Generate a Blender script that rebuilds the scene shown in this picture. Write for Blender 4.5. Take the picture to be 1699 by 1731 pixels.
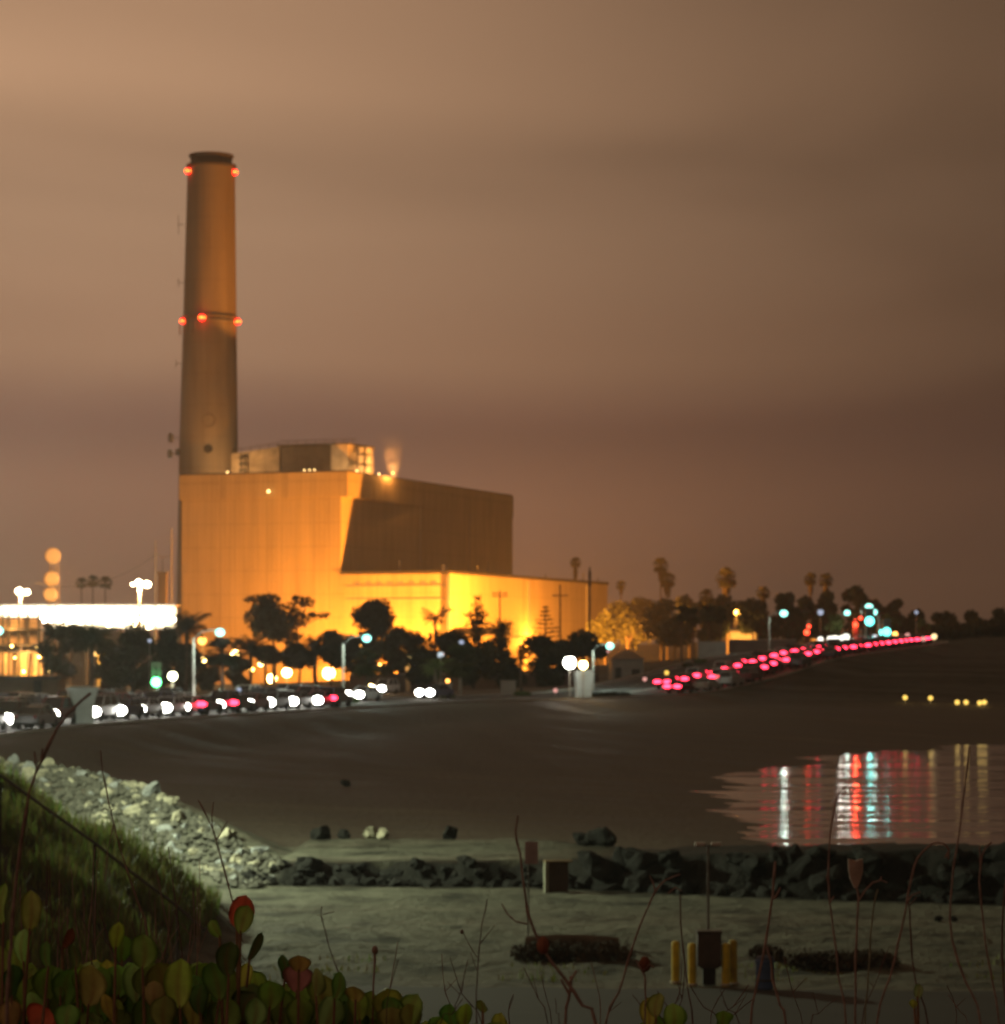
import bpy, math, random
import numpy as np
from mathutils import Vector, Matrix, noise as mnoise

for o in list(bpy.data.objects):
    bpy.data.objects.remove(o)
SC = bpy.context.scene
COL = SC.collection
random.seed(7)

# ------------------------------------------------------------------ camera
F, CX, YH, H = 4800.0, 849.5, 1100.0, 9.0      # focal length in photo pixels, principal column, horizon row, eye height


def at(px, py, Y):
    return Vector(((px - CX) * Y / F, Y, H + (YH - py) * Y / F))


def wx(px, Y):
    return (px - CX) * Y / F


cam_d = bpy.data.cameras.new('camera')
cam = bpy.data.objects.new('camera', cam_d)
COL.objects.link(cam)
cam.location = (0, 0, H)
cam.rotation_euler = (math.pi / 2, 0, 0)
cam_d.sensor_fit = 'VERTICAL'
cam_d.sensor_height = 36.0
cam_d.lens = 36.0 * F / 1731.0
cam_d.shift_y = (YH - 865.5) / 1731.0
cam_d.clip_start = 0.1
cam_d.clip_end = 20000
cam_d.dof.use_dof = True
cam_d.dof.focus_distance = 11.0
cam_d.dof.aperture_fstop = 6.8
SC.camera = cam

# ------------------------------------------------------------------ exposure, sampling
SC.view_settings.view_transform = 'Standard'
SC.view_settings.look = 'None'
SC.view_settings.exposure = 0
SC.view_settings.gamma = 1
SC.render.engine = 'CYCLES'
cy = SC.cycles
cy.use_denoising = True
cy.max_bounces = 5
cy.diffuse_bounces = 2
cy.glossy_bounces = 2
cy.transmission_bounces = 2
cy.transparent_max_bounces = 4
cy.volume_bounces = 0
cy.sample_clamp_indirect = 2.0
cy.sample_clamp_direct = 0
cy.use_light_tree = True
cy.caustics_reflective = False
cy.caustics_refractive = False

# ------------------------------------------------------------------ night sky: low cloud deck lit by the city
W = bpy.data.worlds.new('World')
SC.world = W
W.use_nodes = True
nt = W.node_tree
nt.nodes.clear()


def N(tree, typ, **kw):
    n = tree.nodes.new(typ)
    for k, v in kw.items():
        setattr(n, k, v)
    return n


def L(tree, a, b):
    tree.links.new(a, b)


def math_node(tree, op, a, b=None, c=None, clamp=False):
    n = N(tree, 'ShaderNodeMath', operation=op, use_clamp=clamp)
    for i, v in enumerate((a, b, c)):
        if v is None:
            continue
        if isinstance(v, (int, float)):
            n.inputs[i].default_value = v
        else:
            L(tree, v, n.inputs[i])
    return n.outputs[0]


def ramp(tree, fac, stops, interp='EASE'):
    n = N(tree, 'ShaderNodeValToRGB')
    n.color_ramp.interpolation = interp
    el = n.color_ramp.elements
    while len(el) < len(stops):
        el.new(0.5)
    for e, (p, c) in zip(el, stops):
        e.position = p
        e.color = (*c, 1) if len(c) == 3 else c
    L(tree, fac, n.inputs[0])
    return n.outputs[0]


def maprange(tree, v, a, b, c, d, smooth=True):
    n = N(tree, 'ShaderNodeMapRange')
    n.interpolation_type = 'SMOOTHSTEP' if smooth else 'LINEAR'
    L(tree, v, n.inputs[0])
    for i, x in enumerate((a, b, c, d)):
        n.inputs[i + 1].default_value = x
    return n.outputs[0]


tc = N(nt, 'ShaderNodeTexCoord')
sep = N(nt, 'ShaderNodeSeparateXYZ')
L(nt, tc.outputs['Generated'], sep.inputs[0])
dx, dy, dz = sep.outputs
# cloud banding: noise stretched along the horizon
mp = N(nt, 'ShaderNodeMapping')
L(nt, tc.outputs['Generated'], mp.inputs[0])
mp.inputs['Scale'].default_value = (3.2, 3.2, 13.0)
mp.inputs['Rotation'].default_value = (0, math.radians(6), 0)
nz = N(nt, 'ShaderNodeTexNoise')
L(nt, mp.outputs[0], nz.inputs['Vector'])
nz.inputs['Scale'].default_value = 1.0
nz.inputs['Detail'].default_value = 2.0
nz.inputs['Roughness'].default_value = 0.45
nz.inputs['Distortion'].default_value = 0.6
# brightness over elevation
zn = math_node(nt, 'ADD', dz, math_node(nt, 'MULTIPLY', math_node(nt, 'SUBTRACT', nz.outputs[0], 0.5), 0.035))
elev = ramp(nt, math_node(nt, 'MULTIPLY', zn, 4.0, clamp=True), [
    (0.00, (0.24, 0.122, 0.078)), (0.10, (0.27, 0.138, 0.088)), (0.20, (0.285, 0.145, 0.092)),
    (0.31, (0.205, 0.108, 0.075)), (0.44, (0.29, 0.163, 0.098)), (0.62, (0.325, 0.192, 0.115)),
    (0.80, (0.41, 0.238, 0.138)), (1.00, (0.34, 0.195, 0.112))])
az = maprange(nt, dx, -0.20, 0.22, 1.18, 0.31)
az2 = maprange(nt, dy, -0.5, 0.8, 0.8, 1.0)
up = maprange(nt, dz, 0.27, 0.8, 1.0, 0.5)
cl = maprange(nt, nz.outputs[0], 0.28, 0.72, 0.84, 1.14)
k = math_node(nt, 'MULTIPLY', math_node(nt, 'MULTIPLY', az, az2), math_node(nt, 'MULTIPLY', up, cl))
mul = N(nt, 'ShaderNodeMixRGB', blend_type='MULTIPLY')
mul.inputs[0].default_value = 1
L(nt, elev, mul.inputs[1])
comb = N(nt, 'ShaderNodeCombineXYZ')
for i in range(3):
    L(nt, k, comb.inputs[i])
L(nt, comb.outputs[0], mul.inputs[2])
bg = N(nt, 'ShaderNodeBackground')
L(nt, mul.outputs[0], bg.inputs[0])
bg.inputs[1].default_value = 1.0
sky = N(nt, 'ShaderNodeTexSky', sky_type='NISHITA')
sky.sun_disc = False
sky.sun_elevation = math.radians(-9)
sky.sun_rotation = math.radians(200)
bg2 = N(nt, 'ShaderNodeBackground')
L(nt, sky.outputs[0], bg2.inputs[0])
bg2.inputs[1].default_value = 0.05
add = N(nt, 'ShaderNodeAddShader')
L(nt, bg.outputs[0], add.inputs[0])
L(nt, bg2.outputs[0], add.inputs[1])
wo = N(nt, 'ShaderNodeOutputWorld')
L(nt, add.outputs[0], wo.inputs[0])

# ------------------------------------------------------------------ materials
MATS = {}


def mat(name, c, rough=0.8, var=0.25, vscale=3.0, bump=0.0, bscale=8.0, metal=0.0, spec=0.3, c2=None, coord='Object', bdist=0.1):
    if name in MATS:
        return MATS[name]
    m = bpy.data.materials.new(name)
    m.use_nodes = True
    t = m.node_tree
    b = t.nodes['Principled BSDF']
    b.inputs['Roughness'].default_value = rough
    b.inputs['Metallic'].default_value = metal
    b.inputs['Specular IOR Level'].default_value = spec
    tcn = N(t, 'ShaderNodeTexCoord')
    n = N(t, 'ShaderNodeTexNoise')
    L(t, tcn.outputs[coord], n.inputs['Vector'])
    n.inputs['Scale'].default_value = vscale
    n.inputs['Detail'].default_value = 5
    lo = tuple(x * (1 - var) for x in c)
    hi = c2 if c2 else tuple(min(1, x * (1 + var)) for x in c)
    L(t, ramp(t, n.outputs[0], [(0.3, lo), (0.7, hi)], 'LINEAR'), b.inputs['Base Color'])
    if bump:
        n2 = N(t, 'ShaderNodeTexNoise')
        L(t, tcn.outputs[coord], n2.inputs['Vector'])
        n2.inputs['Scale'].default_value = bscale
        n2.inputs['Detail'].default_value = 6
        bn = N(t, 'ShaderNodeBump')
        bn.inputs['Strength'].default_value = bump
        bn.inputs['Distance'].default_value = bdist
        L(t, n2.outputs[0], bn.inputs['Height'])
        L(t, bn.outputs[0], b.inputs['Normal'])
    MATS[name] = m
    return m


def em(name, c, s, sample=True):
    if name in MATS:
        return MATS[name]
    m = bpy.data.materials.new(name)
    m.use_nodes = True
    t = m.node_tree
    t.nodes.clear()
    e = N(t, 'ShaderNodeEmission')
    e.inputs[0].default_value = (*c, 1)
    e.inputs[1].default_value = s
    o = N(t, 'ShaderNodeOutputMaterial')
    L(t, e.outputs[0], o.inputs[0])
    if not sample:
        m.cycles.emission_sampling = 'NONE'
    MATS[name] = m
    return m


# ------------------------------------------------------------------ mesh builder
class MB:
    def __init__(self):
        self.v, self.f, self.c = [], [], []
        self.tint = None

    def _add(self, vs, fs):
        b = len(self.v)
        self.v.extend([tuple(p) for p in vs])
        self.f.extend([tuple(i + b for i in f) for f in fs])
        if self.tint is not None:
            self.c.extend([self.tint] * len(vs))
        return b

    def box(self, c, s, rz=0.0, taper=1.0, rx=0.0):
        hx, hy, hz = s[0] / 2, s[1] / 2, s[2] / 2
        M = Matrix.Translation(c) @ Matrix.Rotation(rz, 4, 'Z') @ Matrix.Rotation(rx, 4, 'X')
        vs = []
        for z in (-hz, hz):
            k = taper if z > 0 else 1
            vs += [M @ Vector((x * k, y * k, z)) for x, y in ((-hx, -hy), (hx, -hy), (hx, hy), (-hx, hy))]
        self._add(vs, [(0, 3, 2, 1), (4, 5, 6, 7), (0, 1, 5, 4), (1, 2, 6, 5), (2, 3, 7, 6), (3, 0, 4, 7)])
        return self

    def tube(self, pts, r, n=8, cap=True):
        pts = [Vector(p) for p in pts]
        if isinstance(r, (int, float)):
            r = [r] * len(pts)
        vs, fs = [], []
        up = Vector((0, 0, 1))
        for i, p in enumerate(pts):
            d = (pts[min(i + 1, len(pts) - 1)] - pts[max(i - 1, 0)])
            d = d.normalized() if d.length > 1e-9 else up
            a = d.orthogonal().normalized() if abs(d.dot(Vector((0.3, 0.9, 0.2)))) > 0.97 else d.cross(Vector((0.3, 0.9, 0.2))).normalized()
            b = d.cross(a)
            for k in range(n):
                t = 2 * math.pi * k / n
                vs.append(p + (a * math.cos(t) + b * math.sin(t)) * r[i])
        for i in range(len(pts) - 1):
            for k in range(n):
                k2 = (k + 1) % n
                fs.append((i * n + k, i * n + k2, (i + 1) * n + k2, (i + 1) * n + k))
        if cap:
            fs.append(tuple(range(n - 1, -1, -1)))
            fs.append(tuple(range((len(pts) - 1) * n, len(pts) * n)))
        self._add(vs, fs)
        return self

    def lathe(self, prof, n=24, c=(0, 0, 0)):
        vs, fs = [], []
        for r, z in prof:
            for k in range(n):
                t = 2 * math.pi * k / n
                vs.append((c[0] + r * math.cos(t), c[1] + r * math.sin(t), c[2] + z))
        for i in range(len(prof) - 1):
            for k in range(n):
                k2 = (k + 1) % n
                fs.append((i * n + k, i * n + k2, (i + 1) * n + k2, (i + 1) * n + k))
        if prof[0][0] > 1e-6:
            fs.append(tuple(range(n - 1, -1, -1)))
        if prof[-1][0] > 1e-6:
            fs.append(tuple(range((len(prof) - 1) * n, len(prof) * n)))
        self._add(vs, fs)
        return self

    def ball(self, c, r, n=12, m=8, sz=1.0):
        prof = [(max(1e-4, r * math.sin(math.pi * i / m)), -r * sz * math.cos(math.pi * i / m)) for i in range(m + 1)]
        prof[0] = (1e-4, -r * sz)
        prof[-1] = (1e-4, r * sz)
        return self.lathe(prof, n, c)

    def prism(self, poly, z0, z1, close=True):
        n = len(poly)
        vs = [(x, y, z0) for x, y in poly] + [(x, y, z1) for x, y in poly]
        fs = [(i, (i + 1) % n, n + (i + 1) % n, n + i) for i in range(n)]
        if close:
            fs += [tuple(range(n - 1, -1, -1)), tuple(range(n, 2 * n))]
        self._add(vs, fs)
        return self

    def extrude_y(self, poly, y0, y1):      # polygon in x,z swept along y
        n = len(poly)
        vs = [(x, y0, z) for x, z in poly] + [(x, y1, z) for x, z in poly]
        fs = [(i, (i + 1) % n, n + (i + 1) % n, n + i) for i in range(n)]
        fs += [tuple(range(n - 1, -1, -1)), tuple(range(n, 2 * n))]
        self._add(vs, fs)
        return self

    def mesh(self, name, m, smooth=False):
        me = bpy.data.meshes.new(name)
        me.from_pydata(self.v, [], self.f)
        if m:
            me.materials.append(m)
        if self.c and len(self.c) == len(self.v):
            ca = me.color_attributes.new('tint', 'FLOAT_COLOR', 'POINT')
            ca.data.foreach_set('color', np.array(self.c, dtype=np.float32).ravel())
        if smooth:
            me.polygons.foreach_set('use_smooth', [True] * len(me.polygons))
        me.update()
        return me

    def build(self, name, m, parent=None, loc=(0, 0, 0), smooth=False, rz=0.0):
        return link(name, self.mesh(name, m, smooth), parent, loc, rz)


def link(name, me, parent=None, loc=(0, 0, 0), rz=0.0):
    o = bpy.data.objects.new(name, me)
    COL.objects.link(o)
    o.location = loc
    o.rotation_euler = (0, 0, rz)
    if parent is not None:
        o.parent = parent
    return o


def tag(o, label=None, cat=None, group=None, kind=None):
    for k_, v_ in (('label', label), ('category', cat), ('group', group), ('kind', kind)):
        if v_:
            o[k_] = v_
    return o


def thing(name, label, cat, loc=(0, 0, 0), rz=0.0, group=None):
    o = bpy.data.objects.new(name, None)
    COL.objects.link(o)
    o.location = loc
    o.rotation_euler = (0, 0, rz)
    o.empty_display_size = 0.3
    return tag(o, label, cat, group)


def copy_tree(o, parent=None):
    c = o.copy()
    COL.objects.link(c)
    c.parent = parent
    for ch in o.children:
        copy_tree(ch, c)
    return c


def fast_mesh(name, verts, faces4, m, tint=None):
    """quads from numpy arrays"""
    me = bpy.data.meshes.new(name)
    nv, nf = len(verts), len(faces4)
    me.vertices.add(nv)
    me.vertices.foreach_set('co', verts.astype(np.float32).ravel())
    me.loops.add(nf * 4)
    me.loops.foreach_set('vertex_index', faces4.astype(np.int32).ravel())
    me.polygons.add(nf)
    me.polygons.foreach_set('loop_start', np.arange(0, nf * 4, 4, dtype=np.int32))
    try:
        me.polygons.foreach_set('loop_total', np.full(nf, 4, dtype=np.int32))
    except Exception:
        pass
    if m:
        me.materials.append(m)
    if tint is not None:
        ca = me.color_attributes.new('tint', 'FLOAT_COLOR', 'POINT')
        ca.data.foreach_set('color', tint.astype(np.float32).ravel())
    me.update(calc_edges=True)
    me.validate()
    return me


# ------------------------------------------------------------------ road line (world x, y, z)
RP = [(-46, 130, 3.6), (-41.5, 160, 3.7), (wx(-150, 183), 183, 3.9)]
for px, Y, z in [(0, 199, 4.0), (300, 233, 4.0), (560, 267, 4.0), (740, 288, 4.0), (1000, 316, 4.1), (1095, 330, 4.5), (1200, 351, 5.9),
                 (1300, 377, 7.9), (1400, 412, 9.0), (1480, 450, 9.9), (1508, 480, 10.3), (1512, 515, 10.6), (1490, 560, 11.0), (1440, 640, 11.5)]:
    RP.append((wx(px, Y), Y, z))


def catmull(P, step):
    out = []
    P = [np.array(p, float) for p in P]
    P = [2 * P[0] - P[1]] + P + [2 * P[-1] - P[-2]]
    for i in range(1, len(P) - 2):
        p0, p1, p2, p3 = P[i - 1:i + 3]
        n = max(2, int(np.linalg.norm(p2 - p1) / step))
        for j in range(n):
            t = j / n
            out.append(0.5 * ((2 * p1) + (-p0 + p2) * t + (2 * p0 - 5 * p1 + 4 * p2 - p3) * t * t + (-p0 + 3 * p1 - 3 * p2 + p3) * t ** 3))
    out.append(P[-2])
    return np.array(out)


ROAD = catmull(RP, 3.0)
seg = np.linalg.norm(np.diff(ROAD[:, :2], axis=0), axis=1)
ROAD_S = np.concatenate([[0], np.cumsum(seg)])


def road_at(s):
    p = np.array([np.interp(s, ROAD_S, ROAD[:, i]) for i in range(3)])
    q = np.array([np.interp(s + 2, ROAD_S, ROAD[:, i]) for i in range(3)])
    r = np.array([np.interp(s - 2, ROAD_S, ROAD[:, i]) for i in range(3)])
    d = (q - r) / np.linalg.norm(q - r)
    return p, d, np.array([d[1], -d[0], 0]) / math.hypot(d[0], d[1])


def road_s_for_px(px):
    return float(np.interp(px, CX + F * ROAD[:, 0] / ROAD[:, 1], ROAD_S)) if px < 1500 else None


# ------------------------------------------------------------------ terrain height
def P3(px, Y, z):
    return (wx(px, Y), Y, z)


CT = [P3(500, 125, .95), P3(900, 125, .75), P3(1150, 130, .35), P3(1300, 139, .03), P3(1215, 174, .03), P3(1450, 200, -.7), P3(1699, 180, -.9),
      P3(1699, 240, -.45), P3(1500, 150, -.7), P3(1420, 122, -.3), P3(1699, 120, -.8), P3(2400, 200, -1.0), P3(2400, 120, -1), P3(2400, 290, -.5),
      P3(1320, 221, .03), P3(1450, 250, .0), P3(1699, 277, .0), P3(2400, 325, .0), P3(0, 150, 2.2), P3(0, 125, 1.5), P3(300, 125, 1.2), P3(-300, 160, 3.2),
      P3(300, 170, 1.8), P3(300, 208, 3.2), P3(600, 160, 1.15), P3(600, 210, 1.9), P3(600, 246, 3.2), P3(900, 160, .7), P3(900, 220, 1.3),
      P3(900, 270, 2.7), P3(1100, 200, .35), P3(1100, 240, .9), P3(1100, 280, 2.2), P3(1100, 303, 3.2), P3(1300, 260, 1.0), P3(1300, 300, 2.6),
      P3(1300, 335, 4.6), P3(1500, 290, 1.6), P3(1500, 330, 4.2), P3(1500, 390, 7.6), P3(1699, 305, 1.6), P3(1699, 340, 4.4), P3(1699, 400, 7.5),
      P3(1699, 470, 10.0), P3(1699, 600, 13.0), P3(1560, 560, 11.5), P3(1300, 500, 8.5), P3(1100, 450, 5.0), P3(900, 400, 3.4), P3(700, 400, 2.8),
      P3(300, 400, 2.6), P3(0, 350, 3.0), P3(0, 500, 2.2), P3(500, 600, 2.0), P3(900, 650, 2.6), P3(1200, 650, 4.0), P3(1060, 700, 1.8), P3(1000, 640, 2.0), P3(1500, 700, 13), P3(1699, 720, 15),
      P3(500, 900, 3), P3(1000, 900, 6), P3(1500, 900, 14), P3(0, 900, 3), P3(2400, 400, 7), P3(2400, 600, 12), P3(-600, 300, 4), P3(-600, 700, 3),
      (-60, 110, 4.0), (-45, 110, 3.4), (60, 110, -1), (60, 140, -1), P3(500, 105, .9), P3(900, 105, .8), P3(1200, 110, .3)]
CT = np.array(CT)
_S = 100.0


def _phi(r):
    return np.where(r > 1e-9, r * r * np.log(r + 1e-12), 0)


_A = CT[:, :2] / _S
_K = _phi(np.linalg.norm(_A[:, None] - _A[None], axis=2)) + np.eye(len(_A)) * 1e-3
_P = np.c_[np.ones(len(_A)), _A]
_M = np.block([[_K, _P], [_P.T, np.zeros((3, 3))]])
_w = np.linalg.solve(_M, np.r_[CT[:, 2], 0, 0, 0])


def far_h(X, Y):
    X = np.clip(X, -130, 170)
    Y = np.clip(Y, 100, 900)
    out = np.zeros(X.shape)
    Q = np.stack([X, Y], -1) / _S
    for i in range(len(_A)):
        out += _w[i] * _phi(np.linalg.norm(Q - _A[i], axis=-1))
    return out + _w[-3] + _w[-2] * Q[..., 0] + _w[-1] * Q[..., 1]


def sst(x, a, b):
    t = np.clip((x - a) / (b - a), 0, 1)
    return t * t * (3 - 2 * t)


def poly_dist(X, Y, pts):
    """distance to a polyline and the z at its nearest point"""
    best = np.full(X.shape, 1e9)
    zz = np.zeros(X.shape)
    for a, b in zip(pts[:-1], pts[1:]):
        ax, ay, bx, by = a[0], a[1], b[0], b[1]
        t = np.clip(((X - ax) * (bx - ax) + (Y - ay) * (by - ay)) / ((bx - ax) ** 2 + (by - ay) ** 2), 0, 1)
        d = np.hypot(X - ax - t * (bx - ax), Y - ay - t * (by - ay))
        z = a[2] + t * (b[2] - a[2])
        m = d < best
        best = np.where(m, d, best)
        zz = np.where(m, z, zz)
    return best, zz


CREST = [tuple(at(-300, 1262, 135)), tuple(at(0, 1292, 124)), tuple(at(130, 1306, 119)), tuple(at(250, 1342, 114)), tuple(at(340, 1385, 109)), tuple(at(450, 1450, 103)), tuple(at(520, 1480, 100))]
WALL_X = [wx(400, 98), wx(480, 98), wx(900, 97), wx(1300, 93), wx(1699, 91), 40]
WALL_Y = [97.5, 97.0, 96.2, 92.2, 89.6, 85.0]       # foot of the rock wall
WALL_Z = [1.0, 1.62, 1.75, 2.3, 2.55, 2.7]


def wall_foot(X):
    return np.interp(X, WALL_X, WALL_Y)


def hgt(X, Y):
    X = np.asarray(X, float)
    Y = np.asarray(Y, float)
    far = far_h(X, Y)
    # tidal fingers where the sand runs into the water
    far = far + 0.06 * (np.sin(Y / 3.6 + .25 * X + 1.2) + np.sin(Y / 6.1 + .1 * X) + .2 * np.sin(Y / 1.7 - .2 * X)) + .04 * sst(X, 9, 14) * (1 - sst(X, 15, 21))  * np.exp(-((X - 13) / 8.0) ** 2) * sst(Y, 135, 150) * (1 - sst(Y, 205, 235))
    far = far + 0.05 * np.sin(Y / 6.3 + np.sin(X / 9.0) * 1.8 + Y * X / 260.0) * sst(far, 0.25, 0.9) * sst(Y, 115, 130) * (1 - sst(Y, 240, 280))
    h = 1.0 + (far - 1.0) * sst(Y, 99, 112)
    # bluff the camera stands on
    h = np.maximum(h, np.interp(Y, [-40, 9.5, 11, 30, 42], [7.7, 7.7, 7.4, 2.2, -6]))
    # grassy mound at the left
    prof = np.interp(X, [-60, -22, -13.9, -11.9, -10.0, -8.7, -7.7], [6.2, 6.1, 5.35, 3.9, 3.05, 1.9, 0.9])
    win = sst(Y, 52, 70) * (1 - sst(Y, 79, 93))
    h = np.maximum(h, np.where((win > 0) & (X < -5), 0.9 + (prof - 0.9) * win, -9))
    # rock bank
    d, z = poly_dist(X, Y, CREST)
    h = np.maximum(h, z - 0.42 * np.maximum(0, d - 0.8) - 0.1)
    # berm behind the rock wall
    f = wall_foot(X) + .4 * np.sin(X * 1.1) + .3 * np.sin(X * 2.9 + 1) + .2 * np.sin(X * 5.3)
    top = np.interp(X, WALL_X, WALL_Z)
    ends = sst(X, WALL_X[0] - 1, WALL_X[1])
    wid = np.interp(X, [-8, 1, 5, 30], [14.5, 13.5, 6, 5])
    berm = top * sst(Y, f, f + 1.6) * (1 - sst(Y, f + wid, f + wid + 3.5)) * ends
    h = np.maximum(h, np.where(berm > .05, berm, -9))
    # roadbed
    sub = ROAD[::3]
    d, z = poly_dist(X, Y, sub)
    t = 1 - sst(d, 9.5, 17)
    return h * (1 - t) + (z - 0.05) * t


def gz(x, y):
    return float(hgt(np.array([x]), np.array([y]))[0])


def grid_axis(parts):
    out = []
    for a, b, s in parts:
        n = max(1, int(round((b - a) / s)))
        out += [a + (b - a) * i / n for i in range(n)]
    out.append(parts[-1][1])
    return np.array(out)


gx = grid_axis([(-2500, -800, 170), (-800, -160, 60), (-160, -60, 8), (-60, -24, 1.5), (-24, 20, .55), (20, 60, 1.2), (60, 180, 6), (180, 900, 80), (900, 2500, 200)])
gy = grid_axis([(-60, 0, 10), (0, 44, 1.0), (44, 130, .55), (130, 300, 1.4), (300, 480, 3), (480, 900, 12), (900, 2000, 100), (2000, 5000, 500)])
GX, GY = np.meshgrid(gx, gy)
GZ = hgt(GX, GY)
rng = np.random.default_rng(3)
GZ = GZ + (rng.random(GZ.shape) - 0.5) * (.06 + .12 * sst(GY, 69, 71) * (1 - sst(GY, 78, 88))) * (GY > 68.5) * (GY < 112) + (rng.random(GZ.shape) - 0.5) * 0.04 * (GY >= 112) * (GY < 330) * (GZ > 0.1)
nx, ny = len(gx), len(gy)
V = np.stack([GX, GY, GZ], -1).reshape(-1, 3)
ii = (np.arange(ny - 1)[:, None] * nx + np.arange(nx - 1)[None]).reshape(-1)
FQ = np.stack([ii, ii + 1, ii + nx + 1, ii + nx], -1)
# zone masks: R pale dry sand, G soil and ground cover, B painted shade of the rock wall gaps
sand = sst(GY, 60, 64) * (1 - sst(GY, wall_foot(GX) + 12, wall_foot(GX) + 20))
bank_d, _ = poly_dist(GX, GY, CREST)
mound_m = sst(-GX, 6.8, 8.2) * sst(GY, 40, 50) * (1 - sst(GY, 84, 93)) * sst(GZ, 1.15, 1.7)
hill = sst(GX, 22, 30) * sst(GY, 285, 318) * sst(GZ, 2.5, 4) + sst(GY, 345, 380) * 1.0
_wf = wall_foot(GX)
wall_m = sst(GY, _wf - 1.0, _wf - .2) * (1 - sst(GY, _wf + 1.9, _wf + 2.6)) * sst(GX, wx(430, 98), wx(480, 98)) + sst(GX, 0, 6) * sst(GY, _wf - 1, _wf - .2) * (1 - sst(GY, _wf + 8, _wf + 14))
soil = np.clip(mound_m + hill + (GY < 44) + wall_m, 0, 1)
G = np.stack([sand, soil, np.clip(wall_m, 0, 1), np.ones_like(sand)], -1).reshape(-1, 4)


def ground_material():
    m = bpy.data.materials.new('sand_and_mud')
    m.use_nodes = True
    t = m.node_tree
    b = t.nodes['Principled BSDF']
    geo = N(t, 'ShaderNodeNewGeometry')
    at_ = N(t, 'ShaderNodeVertexColor', layer_name='tint')
    sp = N(t, 'ShaderNodeSeparateColor')
    L(t, at_.outputs[0], sp.inputs[0])
    n1 = N(t, 'ShaderNodeTexNoise')
    L(t, geo.outputs['Position'], n1.inputs['Vector'])
    n1.inputs['Scale'].default_value = 0.55
    n1.inputs['Detail'].default_value = 8
    n1.inputs['Roughness'].default_value = 0.62
    # long streaks left by the tide
    mp_ = N(t, 'ShaderNodeMapping')
    L(t, geo.outputs['Position'], mp_.inputs[0])
    mp_.inputs['Scale'].default_value = (0.03, 0.16, 0.3)
    n2 = N(t, 'ShaderNodeTexNoise')
    L(t, mp_.outputs[0], n2.inputs['Vector'])
    n2.inputs['Scale'].default_value = 1.4
    n2.inputs['Detail'].default_value = 4
    mud = ramp(t, n2.outputs[0], [(0.3, (0.075, 0.066, 0.054)), (0.52, (0.115, 0.10, 0.078)), (0.75, (0.155, 0.135, 0.105))], 'LINEAR')
    dry = ramp(t, n1.outputs[0], [(0.34, (0.022, 0.023, 0.018)), (0.47, (0.076, 0.076, 0.058)), (0.68, (0.12, 0.119, 0.091))], 'LINEAR')
    gr = ramp(t, n1.outputs[0], [(0.3, (0.022, 0.022, 0.012)), (0.7, (0.07, 0.06, 0.035))], 'LINEAR')

    def mix(f, a, c):
        x = N(t, 'ShaderNodeMixRGB')
        L(t, f, x.inputs[0])
        L(t, a, x.inputs[1])
        L(t, c, x.inputs[2])
        return x.outputs[0]

    def jag(f):
        return math_node(t, 'ADD', f, math_node(t, 'MULTIPLY', math_node(t, 'SUBTRACT', n1.outputs[0], 0.5), math_node(t, 'MULTIPLY', math_node(t, 'MULTIPLY', f, math_node(t, 'SUBTRACT', 1.0, f)), 6.0)), clamp=True)
    c = mix(jag(sp.outputs[0]), mud, dry)
    c = mix(jag(sp.outputs[1]), c, gr)
    gap_shade = ramp(t, n1.outputs[0], [(0.3, (0.005, 0.005, 0.004)), (0.7, (0.012, 0.012, 0.010))], 'LINEAR')  # near-black tone puts shade into the ground between the wall boulders
    c = mix(jag(sp.outputs[2]), c, gap_shade)
    L(t, c, b.inputs['Base Color'])
    L(t, maprange(t, n2.outputs[0], .35, .6, .64, .94), b.inputs['Roughness'])
    b.inputs['Specular IOR Level'].default_value = 0.16
    nb = N(t, 'ShaderNodeTexNoise')
    L(t, geo.outputs['Position'], nb.inputs['Vector'])
    nb.inputs['Scale'].default_value = 2.2
    nb.inputs['Detail'].default_value = 7
    nb.inputs['Roughness'].default_value = 0.6
    bn = N(t, 'ShaderNodeBump')
    bn.inputs['Strength'].default_value = 0.75
    bn.inputs['Distance'].default_value = 0.3
    L(t, nb.outputs[0], bn.inputs['Height'])
    L(t, bn.outputs[0], b.inputs['Normal'])
    return m


gme = fast_mesh('ground', V, FQ, ground_material(), G)
gme.polygons.foreach_set('use_smooth', [True] * len(gme.polygons))
tag(link('ground', gme), kind='structure')

# the hazy night air over the lagoon
hb = MB()
hb.box((0, 2450, 68.5), (5200, 5300, 147))
hz_m = bpy.data.materials.new('haze_air')
hz_m.use_nodes = True
t = hz_m.node_tree
t.nodes.clear()
pv = N(t, 'ShaderNodeVolumePrincipled')
pv.inputs['Color'].default_value = (.92, .92, .92, 1)
pv.inputs['Density'].default_value = 0.00016
pv.inputs['Anisotropy'].default_value = 0.35
ou = N(t, 'ShaderNodeOutputMaterial')
L(t, pv.outputs[0], ou.inputs['Volume'])
tag(hb.build('haze', hz_m), kind='stuff')

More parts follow.
